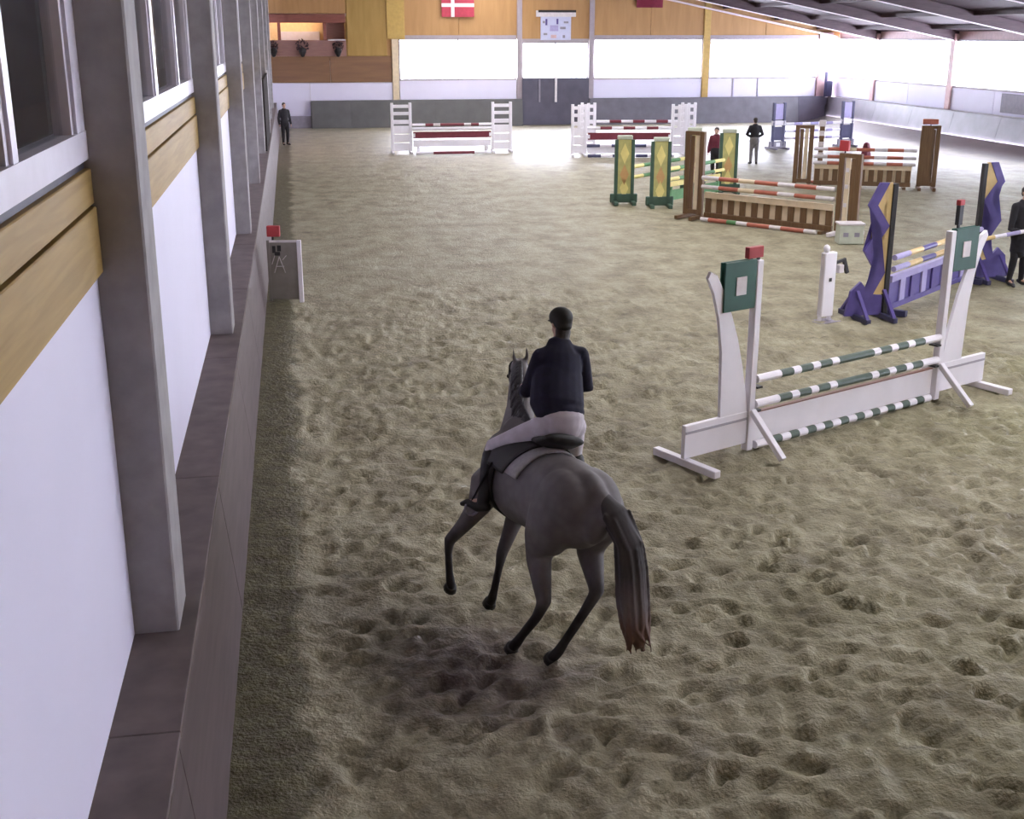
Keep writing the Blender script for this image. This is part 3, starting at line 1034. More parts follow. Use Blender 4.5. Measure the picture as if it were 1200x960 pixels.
# --- white timing post with a bracket
t = thing('timing_post', 'white upright timing post with a black bracket before the purple jump', 'timing post', (8.93, 19.15, 0), math.radians(20))
bx('housing', -.15, .13, -.06, .06, .10, 1.22, 'white', t, .015)
bx('dark_mark', -.03, .03, -.066, -.055, .72, .78, 'black', t)
for x in (-.13, .09):
    bm = bmesh.new()
    tube(bm, [((x, 0, 0.0), .035), ((x, 0, .14), .035)], seg=8, cap=False)
    obj('leg', bm, 'white', t)
bm = bmesh.new()
ball(bm, (-.08, 0, 1.28), (.06, .06, .08))
obj('knob', bm, 'white', t, True)
bm = bmesh.new()
beam(bm, (.13, 0, 1.02), (.36, 0, 1.06), .04, .05)
beam(bm, (.34, 0, 1.08), (.44, 0, .82), .05, .06)
obj('bracket', bm, 'black', t)
bx('sensor', .20, .32, -.05, .05, .84, .98, 'offwhite', t, .01)
bx('base_plate', -.24, .24, -.16, .16, 0.0, .02, 'greybase', t)

# --- purple zigzag jump
PL, PR = (10.09, 19.3), (13.4, 22.05)
PA = math.atan2(PR[1] - PL[1], PR[0] - PL[0])


def zig_wing(pos, ang, label):
    t = wing_frame(pos, ang, label, 'purple zigzag wings')
    bx('post', -.045, .045, -.05, .05, 0.0, 2.34, 'black', t, 0.006, 'black post')
    zl = [(2.36, .12), (1.98, .33), (1.62, .05), (1.20, .35), (.80, .06), (.42, .28)]
    c = []
    edge = [(x + .02, z) for z, x in zl]
    for (x0, z0), (x1, z1) in zip(edge, edge[1:]):
        c.append((x0, z0))
    c.append(edge[-1])
    poly = [(.045, 2.36)] + c + [(.045, .42)]
    obj('cream_board', prism(poly, -.015, .015), 'creamyellow', t, False, 'cream yellow backing board')
    w = .17
    zl = [(z, x * .92) for z, x in zl]
    band = [(x, z) for z, x in zl] + [(x + w, z) for z, x in zl[::-1]]
    obj('zigzag_board', prism(band, -.03, .03), 'purple', t, False, 'purple zigzag board')
    foot = [(.04, .0), (.72, .0), (.66, .55), (.50, .62), (.30, .42), (.18, .3), (.04, .62)]
    obj('lower_panel', prism([(.06, .06), (.76, .06), (.68, .5), (.50, .66), (.3, .44), (.06, .40)], -.028, .028), 'purple', t)
    for x in (.05, .56):
        bm = bmesh.new()
        beam(bm, (x, -.5, .045), (x, .5, .045), .09, .09)
        bevel(bm, .008)
        obj('foot', bm, 'navy', t)
        for s in (-1, 1):
            bm = bmesh.new()
            beam(bm, (x, s * .04, .5), (x, s * .45, .07), .05, .06, (1, 0, 0))
            obj('brace', bm, 'purple', t)
    return t


zig_wing(PL, PA + PI - math.radians(36), 'purple zigzag jump wing with cream triangles, nearer one')
zig_wing(PR, PA - math.radians(36), 'purple zigzag jump wing with cream triangles beside the person at right')
LP = math.hypot(PR[0] - PL[0], PR[1] - PL[1])
pc = [(.55, 'lilac'), (.5, 'creamyellow'), (.55, 'purple'), (.5, 'creamyellow'), (.55, 'purple'), (.5, 'creamyellow'), (.55, 'lilac')]
for z, lab in ((1.06, 'upper lilac and cream pole of the purple jump'), (.86, 'middle purple and cream pole of the purple jump')):
    pole(lab, along(PL, PA, .06, z, -.09), along(PL, PA, LP - .06, z, -.09), .05, pc, 'poles of the purple jump')
t = thing('jump_filler', 'purple slotted filler panel under the purple jump poles', 'filler', along(PL, PA, 0, 0), PA)
bx('rail', .15, LP - .15, -.05, .05, .60, .72, 'lilac', t, .008, 'pale lilac top rail')
bx('rail', .15, LP - .15, -.04, .04, .10, .20, 'purple', t, .008)
bx('back_panel', .15, LP - .15, .0, .02, .20, .60, 'purple', t)
n = 9
for i in range(n):
    x = .2 + (LP - .4) * i / (n - 1)
    bx('slat', x - .11, x + .11, -.035, 0, .20, .60, 'lilac' if i % 2 else 'purple', t, .006)
for x in (.3, LP - .3):
    bx('foot', x - .05, x + .05, -.3, .3, 0, .10, 'navy', t)

# --- brown slatted jumps
def brown_wing(pos, ang, label, h=1.95, group='brown jump wings', box_foot=False, solid=False):
    t = wing_frame(pos, ang, label, group)
    for x in (.05, .50):
        bx('post', x - .07, x + .07, -.06, .06, 0.1, h, 'brown', t, .01)
    bx('centre_slat', .15, .27, -.02, .02, .2, h - .05, 'cream', t, .006, 'cream slat')
    bx('centre_slat', .30, .42, -.02, .02, .2, h - .12, 'brown', t, .006)
    bx('rail', .0, .55, -.05, .05, .12, .24, 'brown', t, .006)
    if solid:
        bx('board', .0, .36, -.075, -.06, .15, h, 'brown', t, .008)
    bx('rail', .0, .55, -.05, .05, h - .1, h, 'brown', t, .006)
    for z in (.7, 1.15, 1.55):
        bx('stud', .17, .25, -.03, -.02, z, z + .1, 'offwhite', t)
    for x in (.05, .50):
        bx('foot', x - .05, x + .05, -.48, .48, 0, .1, 'offwhite' if box_foot else 'brown', t, .01)
    return t


B1L, B1R = (10.72, 31.1), (13.15, 28.0)
BA = math.atan2(B1R[1] - B1L[1], B1R[0] - B1L[0])
brown_wing(B1L, BA + PI, 'brown jump wing with cream slat, left end of the front brown jump', 2.3)
brown_wing(B1R, BA, 'brown jump wing with cream slat, right end of the front brown jump', 2.0, box_foot=True)
rw = [(.55, 'offwhite'), (.62, 'brick'), (.5, 'cream'), (.7, 'brick'), (.5, 'offwhite'), (.62, 'brick'), (.5, 'offwhite')]
LB = math.hypot(B1R[0] - B1L[0], B1R[1] - B1L[1])
for z, lab in ((1.12, 'highest red and white pole of the front brown jump'), (.88, 'lower red and white pole of the front brown jump')):
    pole(lab, along(B1L, BA, .05, z, -.1), along(B1L, BA, LB - .05, z, -.1), .055, rw, 'red and white poles of the front brown jump')


def brown_gate(pos, ang, ln, label, n):
    t = thing('jump_gate', label, 'filler', along(pos, ang, 0, 0), ang, 'brown slatted fillers')
    bx('rail', .1, ln - .1, -.05, .05, .58, .74, 'cream', t, .008, 'cream top rail')
    bx('rail', .1, ln - .1, -.05, .05, .07, .20, 'brown', t, .008)
    for i in range(n):
        x = .2 + (ln - .4) * i / (n - 1)
        bx('slat', x - .085, x + .085, -.025, .025, .20, .58, 'brown', t, .006)
    bx('back_board', .1, ln - .1, .035, .05, .2, .58, 'cream', t, 0, 'cream board behind the slats')
    for x in (.3, ln - .3):
        bx('foot', x - .05, x + .05, -.25, .25, 0, .07, 'brown', t)
    return t


brown_gate(B1L, BA, LB, 'brown slatted gate filler under the front brown jump', 11)
pole('red green and white ground pole before the front brown jump', along(B1L, BA, .2, .055, -.32), along(B1L, BA, LB - .35, .055, -.32), .055,
     [(.3, 'offwhite'), (.7, 'brick'), (.35, 'limegreen'), (.4, 'offwhite'), (.8, 'brick'), (.4, 'offwhite'), (.8, 'brick'), (.4, 'offwhite')], 'ground poles of the brown jumps')
t = thing('flag_box', 'small red flag box above the right wing of the front brown jump', 'flag', along(B1R, BA, .1, 2.0), BA)
bx('stem', -.015, .015, -.015, .015, 0, .06, 'black', t)
bx('box', -.14, .1, -.05, .05, .05, .3, 'red', t, .006)
t = thing('crate', 'pale green and white crate beside the front brown jump', 'crate', (12.93, 26.75, 0), math.radians(-12))
bx('body', -.29, .29, -.2, .2, 0, .45, 'palegreen', t, .015)
for x in (-.19, .07):
    bx('dark_patch', x, x + .12, -.21, -.2, .18, .28, 'greybase', t)
bx('lid', -.31, .31, -.22, .22, .45, .5, 'offwhite', t, .01)

B2L, B2R = (16.55, 37.4), (19.5, 36.1)
B2A = math.atan2(B2R[1] - B2L[1], B2R[0] - B2L[0])
LB2 = math.hypot(B2R[0] - B2L[0], B2R[1] - B2L[1])
brown_wing(B2L, B2A + PI, 'brown jump wing, left end of the rear brown jump', 1.95)
brown_wing(along(B2R, B2A, .1)[:2], B2A, 'solid brown jump wing, right end of the rear brown jump', 2.0, solid=True)
for z, lab in ((1.22, 'highest red and white pole of the rear brown jump'), (.98, 'middle red and white pole of the rear brown jump'), (.78, 'lowest red and white pole of the rear brown jump')):
    pole(lab, along(B2L, B2A, .05, z, -.1), along(B2L, B2A, LB2, z, -.1), .055, rw, 'red and white poles of the rear brown jump')
brown_gate(B2L, B2A, LB2, 'brown slatted gate filler under the rear brown jump', 11)
t = thing('jump_stand', 'slim red and white spare stand between the brown jumps', 'jump stand', (17.2, 38.2, 0), B2A)
bx('post', -.08, .08, -.06, .06, .08, 1.85, 'brown', t, .01)
for z in (.5, .85, 1.2, 1.55):
    bx('band', -.09, .09, -.07, .07, z, z + .16, 'offwhite', t, .005, 'white band')
bx('cap', -.11, .11, -.08, .08, 1.85, 2.05, 'offwhite', t, .02)
bx('foot', -.35, .35, -.06, .06, 0, .08, 'brick', t, .01)
bx('foot', -.06, .06, -.35, .35, 0, .08, 'brick', t, .01)
t = thing('flag_box', 'pinkish red flag box on the solid brown wing', 'flag', along(B2R, B2A, .35, 2.0), B2A)
bx('stem', -.015, .015, -.015, .015, 0, .05, 'black', t)
bx('box', -.25, .22, -.05, .05, .04, .2, 'brick', t, .01)

# --- yellow and green oxer
YAL, YBL = (9.45, 34.4), (10.3, 33.6)
YBR = (13.25, 36.15)
YA_ = math.atan2(YBR[1] - YBL[1], YBR[0] - YBL[0])
LY = math.hypot(YBR[0] - YBL[0], YBR[1] - YBL[1])
YAR = along(YAL, YA_, LY)[:2]


def yellow_wing(pos, ang, label):
    t = wing_frame(pos, ang, label, 'yellow and green wings')
    h = 1.85
    bx('board', -.2, .2, -.03, .03, .1, h, 'olive', t, .01)
    for x in (-.24, .24):
        bx('edge_strip', x - .05, x + .05, -.05, .05, .05, h, 'darkgreen2', t, .008, 'dark green edge strip')
    for zc, m1 in ((1.45, 'paleyellow'), (.85, 'orange'), (.45, 'paleyellow')):
        obj('diamond', prism([(0, zc + .3), (.13, zc), (0, zc - .3), (-.13, zc)], -.04, -.028), m1, t, False, 'painted diamond')
    bx('cap', -.22, .22, -.06, .06, h, h + .12, 'palegreen', t, .02)
    bx('foot_board', -.4, .4, -.05, .05, 0.04, .30, 'darkgreen2', t, .02)
    for x in (-.26, .26):
        bx('foot', x - .06, x + .06, -.45, .45, 0, .1, 'darkgreen2', t, .01)
    return t


fa = math.radians(-8)
yellow_wing(YAL, fa, 'yellow and green jump wing with diamonds, leftmost of the oxer')
yellow_wing(YBL, fa, 'yellow and green jump wing with diamonds, second from left')
yellow_wing(YBR, fa, 'yellow and green jump wing at the right end of the oxer')
yellow_wing(YAR, fa, 'yellow and green jump wing half hidden behind the front brown wing')
yg = [(.5, 'paleyellow'), (.6, 'limegreen'), (.5, 'paleyellow'), (.6, 'limegreen'), (.5, 'paleyellow')]
for (a, w) in ((YAL, 'rear'), (YBL, 'front')):
    for z, lv in ((1.05, 'upper'), (.75, 'lower')):
        pole('%s yellow and green pole on the %s side of the oxer' % (lv, w), along(a, YA_, .26, z, -.08), along(a, YA_, LY - .24, z, .02), .055, yg, 'yellow and green poles')
t = thing('jump_plank', 'green plank with a yellow rail under the yellow oxer', 'plank', along(YBL, YA_, 0, 0), YA_)
bx('board', .5, LY - .5, -.02, .02, .12, .42, 'limegreen', t, .008)
bx('rail', .5, LY - .5, -.04, .04, .52, .66, 'paleyellow', t, .008, 'yellow rail')
for x in (.6, LY - .6):
    bx('upright', x - .04, x + .04, -.03, .03, 0, .66, 'limegreen', t)

# --- far white jumps
def ladder_wing(pos, ang, label, w=.8, h=2.0, holes=False, group='far white wings'):
    t = wing_frame(pos, ang, label, group)
    for x in (.05, w - .05):
        bx('post', x - .06, x + .06, -.05, .05, 0, h, 'white', t, .01)
    for z0, z1 in ((.12, .42), (.47, .77), (.82, 1.12), (1.2, 1.36), (1.55, 1.68), (1.84, 1.97)):
        bx('slat', .1, w - .1, -.03, .03, z0, z1, 'white', t, .008)
    if holes:
        bx('slat', w / 2 - .06, w / 2 + .06, -.04, .04, 1.1, h - .02, 'white', t, .008)
    for x in (.05, w - .05):
        bx('foot', x - .05, x + .05, -.42, .42, 0, .09, 'white', t, .01)
    return t


def far_jump(Lp, Rp, where, w, holes=False):
    a = math.atan2(Rp[1] - Lp[1], Rp[0] - Lp[0])
    l = math.hypot(Rp[0] - Lp[0], Rp[1] - Lp[1])
    ladder_wing(Lp, a + PI, 'white slatted jump wing, left end of the %s' % where, w, 2.05, holes)
    ladder_wing(Rp, a, 'white slatted jump wing, right end of the %s' % where, w, 2.05, holes)
    return a, l


W8L, W8R = (4.85, 50.9), (8.2, 50.9)
a8, l8 = far_jump(W8L, W8R, 'far left white jump', .85)
mw = [(.65, 'white'), (.4, 'maroon'), (.35, 'offwhite'), (1.2, 'maroon'), (.35, 'offwhite'), (.4, 'maroon'), (.65, 'white')]
pole('top maroon and white pole of the far left white jump', along(W8L, a8, .02, 1.16, -.1), along(W8L, a8, l8 - .02, 1.16, -.1), .055, mw, 'poles of the far left white jump')
pole('plain white pole of the far left white jump', along(W8L, a8, .02, 1.0, -.1), along(W8L, a8, l8 - .02, 1.0, -.1), .065, [(1, 'white')], 'poles of the far left white jump')
t = thing('jump_plank', 'dark maroon plank hung across the far left white jump', 'plank', along(W8L, a8, 0, .62), a8)
bx('board', .05, l8 - .05, -.14, -.10, 0, .26, 'maroon', t, .01)
for x in (.05, l8 - .13):
    bx('hook', x, x + .08, -.15, -.04, .05, .2, 'white', t)
t = thing('jump_plank', 'low white plank at the foot of the far left white jump', 'plank', along(W8L, a8, 0, 0), a8)
bx('board', .05, l8 - .05, -.12, -.06, .28, .54, 'white', t, .01)
for x in (.2, l8 - .3):
    bx('foot', x, x + .1, -.2, .05, 0, .28, 'white', t)
pole('maroon and white ground pole before the far left white jump', along(W8L, a8, .1, .06, -.6), along(W8L, a8, l8 - .1, .06, -.6), .06, [(.8, 'white'), (1.9, 'maroon'), (.8, 'white')], 'ground poles of the far white jumps')

W7L, W7R, W7BL, W7BR = (11.7, 48.5), (15.1, 48.0), (12.35, 49.6), (15.85, 49.1)
a7, l7 = far_jump(W7L, W7R, 'front half of the far white oxer', .62, True)
a7b, l7b = far_jump(W7BL, W7BR, 'rear half of the far white oxer', .62, True)
wr_ = [(.5, 'white'), (.45, 'maroon'), (.45, 'white'), (.45, 'maroon'), (.45, 'white'), (.45, 'maroon'), (.5, 'white')]
wb_ = [(.5, 'navy'), (.45, 'white'), (.45, 'navy'), (.45, 'white'), (.45, 'navy'), (.45, 'white'), (.5, 'navy')]
pole('red and white top pole on the front of the far white oxer', along(W7L, a7, .02, 1.12, -.1), along(W7L, a7, l7 - .02, 1.12, -.1), .06, wr_, 'poles of the far white oxer')
pole('red and white top pole at the rear of the far white oxer', along(W7BL, a7b, .02, 1.3, -.1), along(W7BL, a7b, l7b - .02, 1.3, -.1), .06, wr_, 'poles of the far white oxer')
pole('blue and white low pole on the far white oxer', along(W7L, a7, .02, .42, -.1), along(W7L, a7, l7 - .02, .42, -.1), .06, wb_, 'poles of the far white oxer')
pole('blue and white ground pole before the far white oxer', along(W7L, a7, .02, .06, -.55), along(W7L, a7, l7 - .02, .06, -.55), .06, wb_, 'ground poles of the far white jumps')
t = thing('jump_plank', 'dark maroon plank hung across the far white oxer', 'plank', along(W7L, a7, 0, .66), a7)
bx('board', .05, l7 - .05, -.14, -.10, 0, .28, 'maroon', t, .01)
for x in (.05, l7 - .13):
    bx('hook', x, x + .08, -.15, -.04, .05, .2, 'white', t)
t = thing('jump_plank', 'low white plank at the foot of the far white oxer', 'plank', along(W7L, a7, 0, 0), a7)
bx('board', .05, l7 - .05, -.05, .0, .12, .36, 'white', t, .01)
for x in (.2, l7 - .3):
    bx('foot', x, x + .1, -.1, .08, 0, .12, 'white', t)

# --- blue jump at the far right
def blue_stand(pos, ang, label):
    t = wing_frame(pos, ang, label, 'navy and white stands')
    for x in (-.26, .26):
        bx('post', x - .06, x + .06, -.05, .05, .12, 1.95, 'navy', t, .01)
    bx('upper_panel', -.2, .2, -.03, .03, 1.25, 1.9, 'lilac', t, .01, 'pale blue upper panel')
    bx('band', -.34, .34, -.05, .05, 1.0, 1.2, 'white', t, .01, 'white band')
    bx('lower_panel', -.22, .22, -.04, .04, .38, .95, 'navy', t, .01)
    bx('foot_board', -.42, .42, -.05, .05, .05, .34, 'greybase', t, .01, 'grey foot board')
    bx('badge', -.1, .1, -.06, -.05, .12, .28, 'white', t)
    for x in (-.3, .3):
        bx('foot', x - .05, x + .05, -.45, .45, 0, .09, 'greybase', t, .01)
    return t


BLL, BLR = (20.5, 50.0), (23.95, 50.7)
ab = math.atan2(BLR[1] - BLL[1], BLR[0] - BLL[0])
lb = math.hypot(BLR[0] - BLL[0], BLR[1] - BLL[1])
blue_stand(BLL, ab, 'navy and white jump stand beside the person in the dark jacket')
blue_stand(BLR, ab, 'navy and white jump stand nearest the far right corner')
for z, lab in ((1.05, 'top white and blue pole of the navy jump'), (.75, 'middle white and blue pole of the navy jump'), (.45, 'lowest white and blue pole of the navy jump')):
    pole(lab, along(BLL, ab, .36, z, 0), along(BLL, ab, lb - .36, z, 0), .06, [(.5, 'white'), (.5, 'lilac'), (.5, 'white'), (.5, 'lilac'), (.5, 'white'), (.4, 'lilac'), (.5, 'white')], 'poles of the navy jump')
t = thing('marker_pot', 'small red marker pot on the sand below the navy jump', 'marker', (22.9, 46.5, 0))
bm = bmesh.new()
tube(bm, [((0, 0, .02), .2), ((0, 0, .42), .14)], seg=10)
obj('pot', bm, 'maroon', t)
bx('base', -.25, .25, -.25, .25, 0, .03, 'offwhite', t)

# --- framed start board and its red flag by the left kickboard
NA = math.radians(-8)
t = thing('start_board', 'grey start board with a white edge beside the left kickboard', 'board', (-.56, 22.45, 0), NA)
bx('panel', .0, .54, -.02, .02, .06, 1.12, 'boardgrey', t, .004)
bx('edge', .53, .61, -.05, .03, 0.0, 1.16, 'white', t, .006, 'white right edge')
bx('top_rail', .0, .54, -.025, .025, 1.12, 1.155, 'offwhite', t, .003, 'thin white top rail')
bx('edge', -.02, .03, -.03, .03, 0.0, 1.16, 'boardgrey', t, .003)
bm = bmesh.new()
add_box(bm, .08, .14, -.03, -.02, .93, 1.06)
add_box(bm, .17, .24, -.03, -.02, .96, 1.07)
add_box(bm, .12, .22, -.03, -.02, .88, .95)
obj('dark_mark', bm, 'black', t, False, 'black mark')
bm = bmesh.new()
for p, q in (((.10, .56), (.20, .86)), ((.20, .86), (.30, .56)), ((.13, .68), (.28, .68)), ((.06, .72), (.12, .88)), ((.26, .80), (.33, .88))):
    beam(bm, (p[0], -.025, p[1]), (q[0], -.025, q[1]), .012, .028, (0, 1, 0))
obj('white_mark', bm, 'offwhite', t, False, 'white strokes')
t = thing('flag_box', 'red flag box on a pole behind the grey start board', 'flag', (-.47, 22.75, 0), NA)
bm = bmesh.new()
tube(bm, [((0, 0, 0.02), .02), ((0, 0, 1.2), .02)], seg=8)
obj('stem', bm, 'black', t)
bx('box', -.10, .14, -.05, .05, 1.18, 1.38, 'red', t, .01)

# ------------------------------------------------------------------ people


def hand(bm, wr, d, n, s, k=1.0, curl=0.9, thumb=1):
    """palm and five bent fingers; d to the fingertips, n out of the back of the hand, s across towards the thumb"""
    d, n, s = Vector(d).normalized(), Vector(n).normalized(), Vector(s).normalized()
    wr = Vector(wr)
    tube(bm, [(wr - d * .01, .026 * k, .020 * k), (wr + d * .04 * k, .038 * k, .017 * k), (wr + d * .088 * k, .040 * k, .014 * k)], side=s, seg=10)
    for i, (off, ln) in enumerate(((.030, .072), (.010, .080), (-.010, .075), (-.029, .058))):
        a = wr + d * .085 * k + s * off * k
        pts = [(a - d * .02 * k, .0095 * k)]
        ang = curl * .35
        c = a
        for j, f in enumerate((.45, .32, .23)):
            dd = d * math.cos(ang) - n * math.sin(ang)
            c = c + dd * ln * f * k
            pts.append((c, (.0092, .0085, .0075)[j] * k))
            ang += curl * .75
        tube(bm, pts, seg=7)
    a = wr + d * .03 * k + s * .028 * k
    b = a + (s * .8 + d * .55 - n * .25) * .035 * k
    c = b + (d * .9 + s * .15 - n * .45) * .032 * k
    e = c + (d * .8 - s * .1 - n * .5) * .022 * k
    tube(bm, [(a, .013 * k), (b, .011 * k), (c, .0098 * k), (e, .008 * k)], seg=7)


def person(name, label, loc, rotz, J, jacket, trousers, shoe, hat=None, group=None, voxel=0.014, coat_len=.0, parent_loc=None, boots=False):
    """J: joints in local metres, y forward"""
    t = thing(name, label, 'person', loc, rotz, group)
    V = {k: Vector(v) for k, v in J.items() if isinstance(v, (tuple, list, Vector))}
    pel, chest, neck, head = V['pelvis'], V['chest'], V['neck'], V['head']
    side = (V['shR'] - V['shL']).normalized()
    hside = (V['hipR'] - V['hipL']).normalized()
    look = Vector(J.get('look', (0, 1, 0))).normalized()
    waist = pel.lerp(chest, .45)
    upd = (head - neck).normalized()
    hs = side
    hs = (hs - look * hs.dot(look)).normalized()
    hu = hs.cross(look)
    R = Matrix((hs, look, hu)).transposed()

    def torso(bm, g, top=False):
        tube(bm, ([] if top else [(pel - (chest - pel).normalized() * .06, .15 + g, .115 + g)]) + [(pel + ((chest - pel) * .1 if top else (chest - pel) * 0), .16 + g, .12 + g), (pel + (chest - pel) * .15, .158 + g, .115 + g), (waist, .135 + g, .10 + g), (chest, .162 + g, .118 + g), (chest.lerp(neck, .62), .165 + g, .095 + g), (chest.lerp(neck, .9), .09 + g, .07 + g)], side=side, seg=18)

    def arm(bm, s, g, to=1.0):
        sh, el, wr = V['sh' + s], V['el' + s], V['wr' + s]
        tube(bm, [(sh, .056 + g), (sh.lerp(el, .4), .050 + g), (el, .040 + g), (el.lerp(wr, .35), .041 + g), (el.lerp(wr, to), .029 + g)], seg=12)

    def leg(bm, s, g, to=1.0, frm=0.0):
        hp, kn, an = V['hip' + s], V['kn' + s], V['an' + s]
        tube(bm, [(hp, .088 + g), (hp.lerp(kn, .45), .078 + g), (kn, .057 + g), (kn.lerp(an, .3), .057 + g), (kn.lerp(an, .8), .040 + g), (kn.lerp(an, to), .038 + g)], seg=14)
    bm = bmesh.new()
    torso(bm, 0)
    tube(bm, [(neck - upd * .05, .058), (head - upd * .04, .052)], seg=12)
    ball(bm, head + hu * .022 - look * .012, (.073, .092, .098), R, 3)
    ball(bm, head - hu * .055 + look * .035, (.052, .056, .062), R, 3)
    tube(bm, [(head + look * .082 + hu * .005, .009), (head + look * .104 - hu * .028, .0135)], seg=8)
    tube(bm, [(head + look * .083 - hu * .058 - hs * .018, .008), (head + look * .088 - hu * .058, .010), (head + look * .083 - hu * .058 + hs * .018, .008)], seg=8)
    for q in (-1, 1):
        ball(bm, head + hs * .076 * q - look * .012 - hu * .008, (.011, .02, .032), R, 2)
        ball(bm, head + hs * .032 * q + look * .070 + hu * .022, (.022, .014, .010), R, 2)
    for s in 'LR':
        arm(bm, s, 0)
        leg(bm, s, 0)
        d = Vector(J.get('hd' + s, V['wr' + s] - V['el' + s]))
        d.normalize()
        nn = Vector(J.get('hn' + s, side * (-1 if s == 'L' else 1)))
        nn = (nn - d * nn.dot(d)).normalized()
        hand(bm, V['wr' + s], d, nn, d.cross(nn) * (1 if s == 'L' else -1), 1.0, J.get('curl', .7))
        an, to = V['an' + s], V['to' + s]
        tube(bm, [(an - (to - an) * .2 + Vector((0, 0, -.02)), .03), (an.lerp(to, .4), .034, .028), (to, .03, .02)], seg=10)
    fused('body', bm, 'skin', t, voxel * .75 if voxel > .01 else voxel, 2)
    for q in (-1, 1):
        bm = bmesh.new()
        ball(bm, head + hs * .032 * q + look * .078 + hu * .008, .0115)
        obj('eye', bm, 'eyewhite', t, True)
    # jacket
    bm = bmesh.new()
    torso(bm, .034 if boots else .022, boots)
    if boots:                                   # loose riding jacket flaring over the seat
        tube(bm, [(pel + (chest - pel) * .30 - side * .04, .235, .17), (pel + (chest - pel) * .6 - side * .03, .23, .165), (chest - side * .01, .215, .15)], side=side, seg=18)
    if coat_len:
        tube(bm, [(pel + Vector((0, 0, .1)), .17, .135), (pel - Vector((0, 0, coat_len)), .19, .15)], side=side, seg=18)
    tube(bm, [(chest.lerp(neck, .85), .075), (neck + upd * .01, .066)], seg=12)
    for s in 'LR':
        arm(bm, s, .017, .97)
        ball(bm, V['sh' + s], (.072, .068, .070))
        tube(bm, [(neck - upd * .05, .062), (neck.lerp(V['sh' + s], .5) - upd * .02, .070), (V['sh' + s], .066)], seg=12)
    fused('jacket', bm, jacket, t, voxel)
    bm = bmesh.new()
    tube(bm, [(pel + (chest - pel) * .20, .178, .142), (pel, .188, .152), (pel - Vector((0, 0, .06)), .18, .15)], side=hside, seg=18)
    for s in 'LR':
        ball(bm, V['hip' + s].lerp(V['kn' + s], .08), (.115, .12, .115))
        leg(bm, s, .016, .35 if boots else .97)
    fused('trousers', bm, trousers, t, voxel)
    for s in 'LR':
        bm = bmesh.new()
        an, to, kn = V['an' + s], V['to' + s], V['kn' + s]
        f = (to - an)
        f.normalize()
        dn = (an - kn).normalized()
        dn = (dn - f * dn.dot(f)).normalized()
        sd = f.cross(dn)
        if boots:
            tube(bm, [(kn.lerp(an, .14), .078), (kn.lerp(an, .35), .078), (kn.lerp(an, .75), .060), (an, .055)], seg=14)
        else:
            tube(bm, [(an - dn * .06, .046), (an, .048)], seg=12)
        tube(bm, [(an - f * .045 + dn * .045, .040, .040), (an + f * .05 + dn * .045, .045, .042), (to, .050, .032), (to + f * .05 + dn * .012, .036, .022)], side=sd, seg=12)
        fused('boot' if boots else 'shoe', bm, shoe, t, voxel * .8)
    bm = bmesh.new()
    if hat:
        ball(bm, head + hu * .045 - look * .012, (.098, .118, .092), R, 3)
        ball(bm, head + hu * .012 + look * .085, (.070, .065, .012), R, 3)
        tube(bm, [(head - hu * .02 - look * .06, .080, .058), (head + hu * .03 - look * .03, .094, .10)], side=hs, seg=14)
        hb = bmesh.new()
        tube(hb, [(neck + upd * .0 - look * .03, .062, .05), (head - hu * .06 - look * .05, .072, .05)], side=hs, seg=12)
        fused('hair', hb, 'hair', t, .010)
        fused('helmet', bm, hat, t, .010)
    else:
        ball(bm, head + hu * .048 - look * .025, (.085, .096, .085), R, 3)
        ball(bm, head - hu * .012 - look * .055, (.072, .055, .072), R, 3)
        fused('hair', bm, 'hair', t, .010)
    return t


def stand_pose(h=1.75, stance=.11, arms=.05, fwd=.02, twist=0.0):
    k = h / 1.75
    J = dict(pelvis=(0, 0, .93), chest=(0, -.01, 1.27), neck=(0, -.015, 1.475), head=(0, .025, 1.635),
             shL=(-.175, -.015, 1.405), shR=(.175, -.015, 1.405), hipL=(-.085, 0, .90), hipR=(.085, 0, .90),
             elL=(-.225 - arms, -.03, 1.12), elR=(.225 + arms, -.03, 1.12), wrL=(-.235 - arms, .06, .87), wrR=(.235 + arms, .06, .87),
             knL=(-.10, .03, .49), knR=(.10, .02, .49), anL=(-stance, 0, .09), anR=(stance, -.02, .09), toL=(-stance - .03, .15, .035), toR=(stance + .03, .13, .035))
    return {a: tuple(c * k for c in b) for a, b in J.items()}


J = stand_pose(1.72)
J.update(wrL=(-.10, .20, 1.0), wrR=(.10, .20, .98), elL=(-.30, .0, 1.1), elR=(.30, .0, 1.1), hdL=(1, .1, 0), hdR=(-1, .1, 0), hnL=(0, 1, .2), hnR=(0, 1, .2))
person('person', 'person in a dark jacket and grey trousers seen from behind beyond the jumps', (17.28, 44.4, 0), math.radians(-12), J, 'darkcloth', 'greycloth', 'boot', None, 'people standing in the arena', .018)
J = stand_pose(1.83, .09, .02)
person('person', 'person in dark clothes standing by the far left kickboard', (-.33, 55.9, 0), math.radians(200), J, 'darkcloth', 'darkcloth', 'boot', None, 'people standing in the arena', .02)
J = stand_pose(1.66, .10, .03)
person('person', 'person in a dark and maroon outfit behind the yellow oxer', (14.45, 40.7, 0), math.radians(150), J, 'marooncloth', 'darkcloth', 'boot', None, 'people standing in the arena', .018)
J = stand_pose(1.95, .12, .05)
J.update(wrL=(-.18, .30, 1.16), elL=(-.28, .04, 1.14), wrR=(.20, .30, 1.10), elR=(.28, .02, 1.12), hdL=(.3, .9, .1), hdR=(-.3, .9, .1), hnL=(-.2, -.1, .9), hnR=(.2, -.1, .9), curl=1.5)
PRS = (14.0, 21.5, 0)
person('person', 'person in a long dark coat at the right edge holding a white pole', PRS, math.radians(188), J, 'darkcloth', 'darkcloth', 'boot', None, 'people standing in the arena', .014, .35)
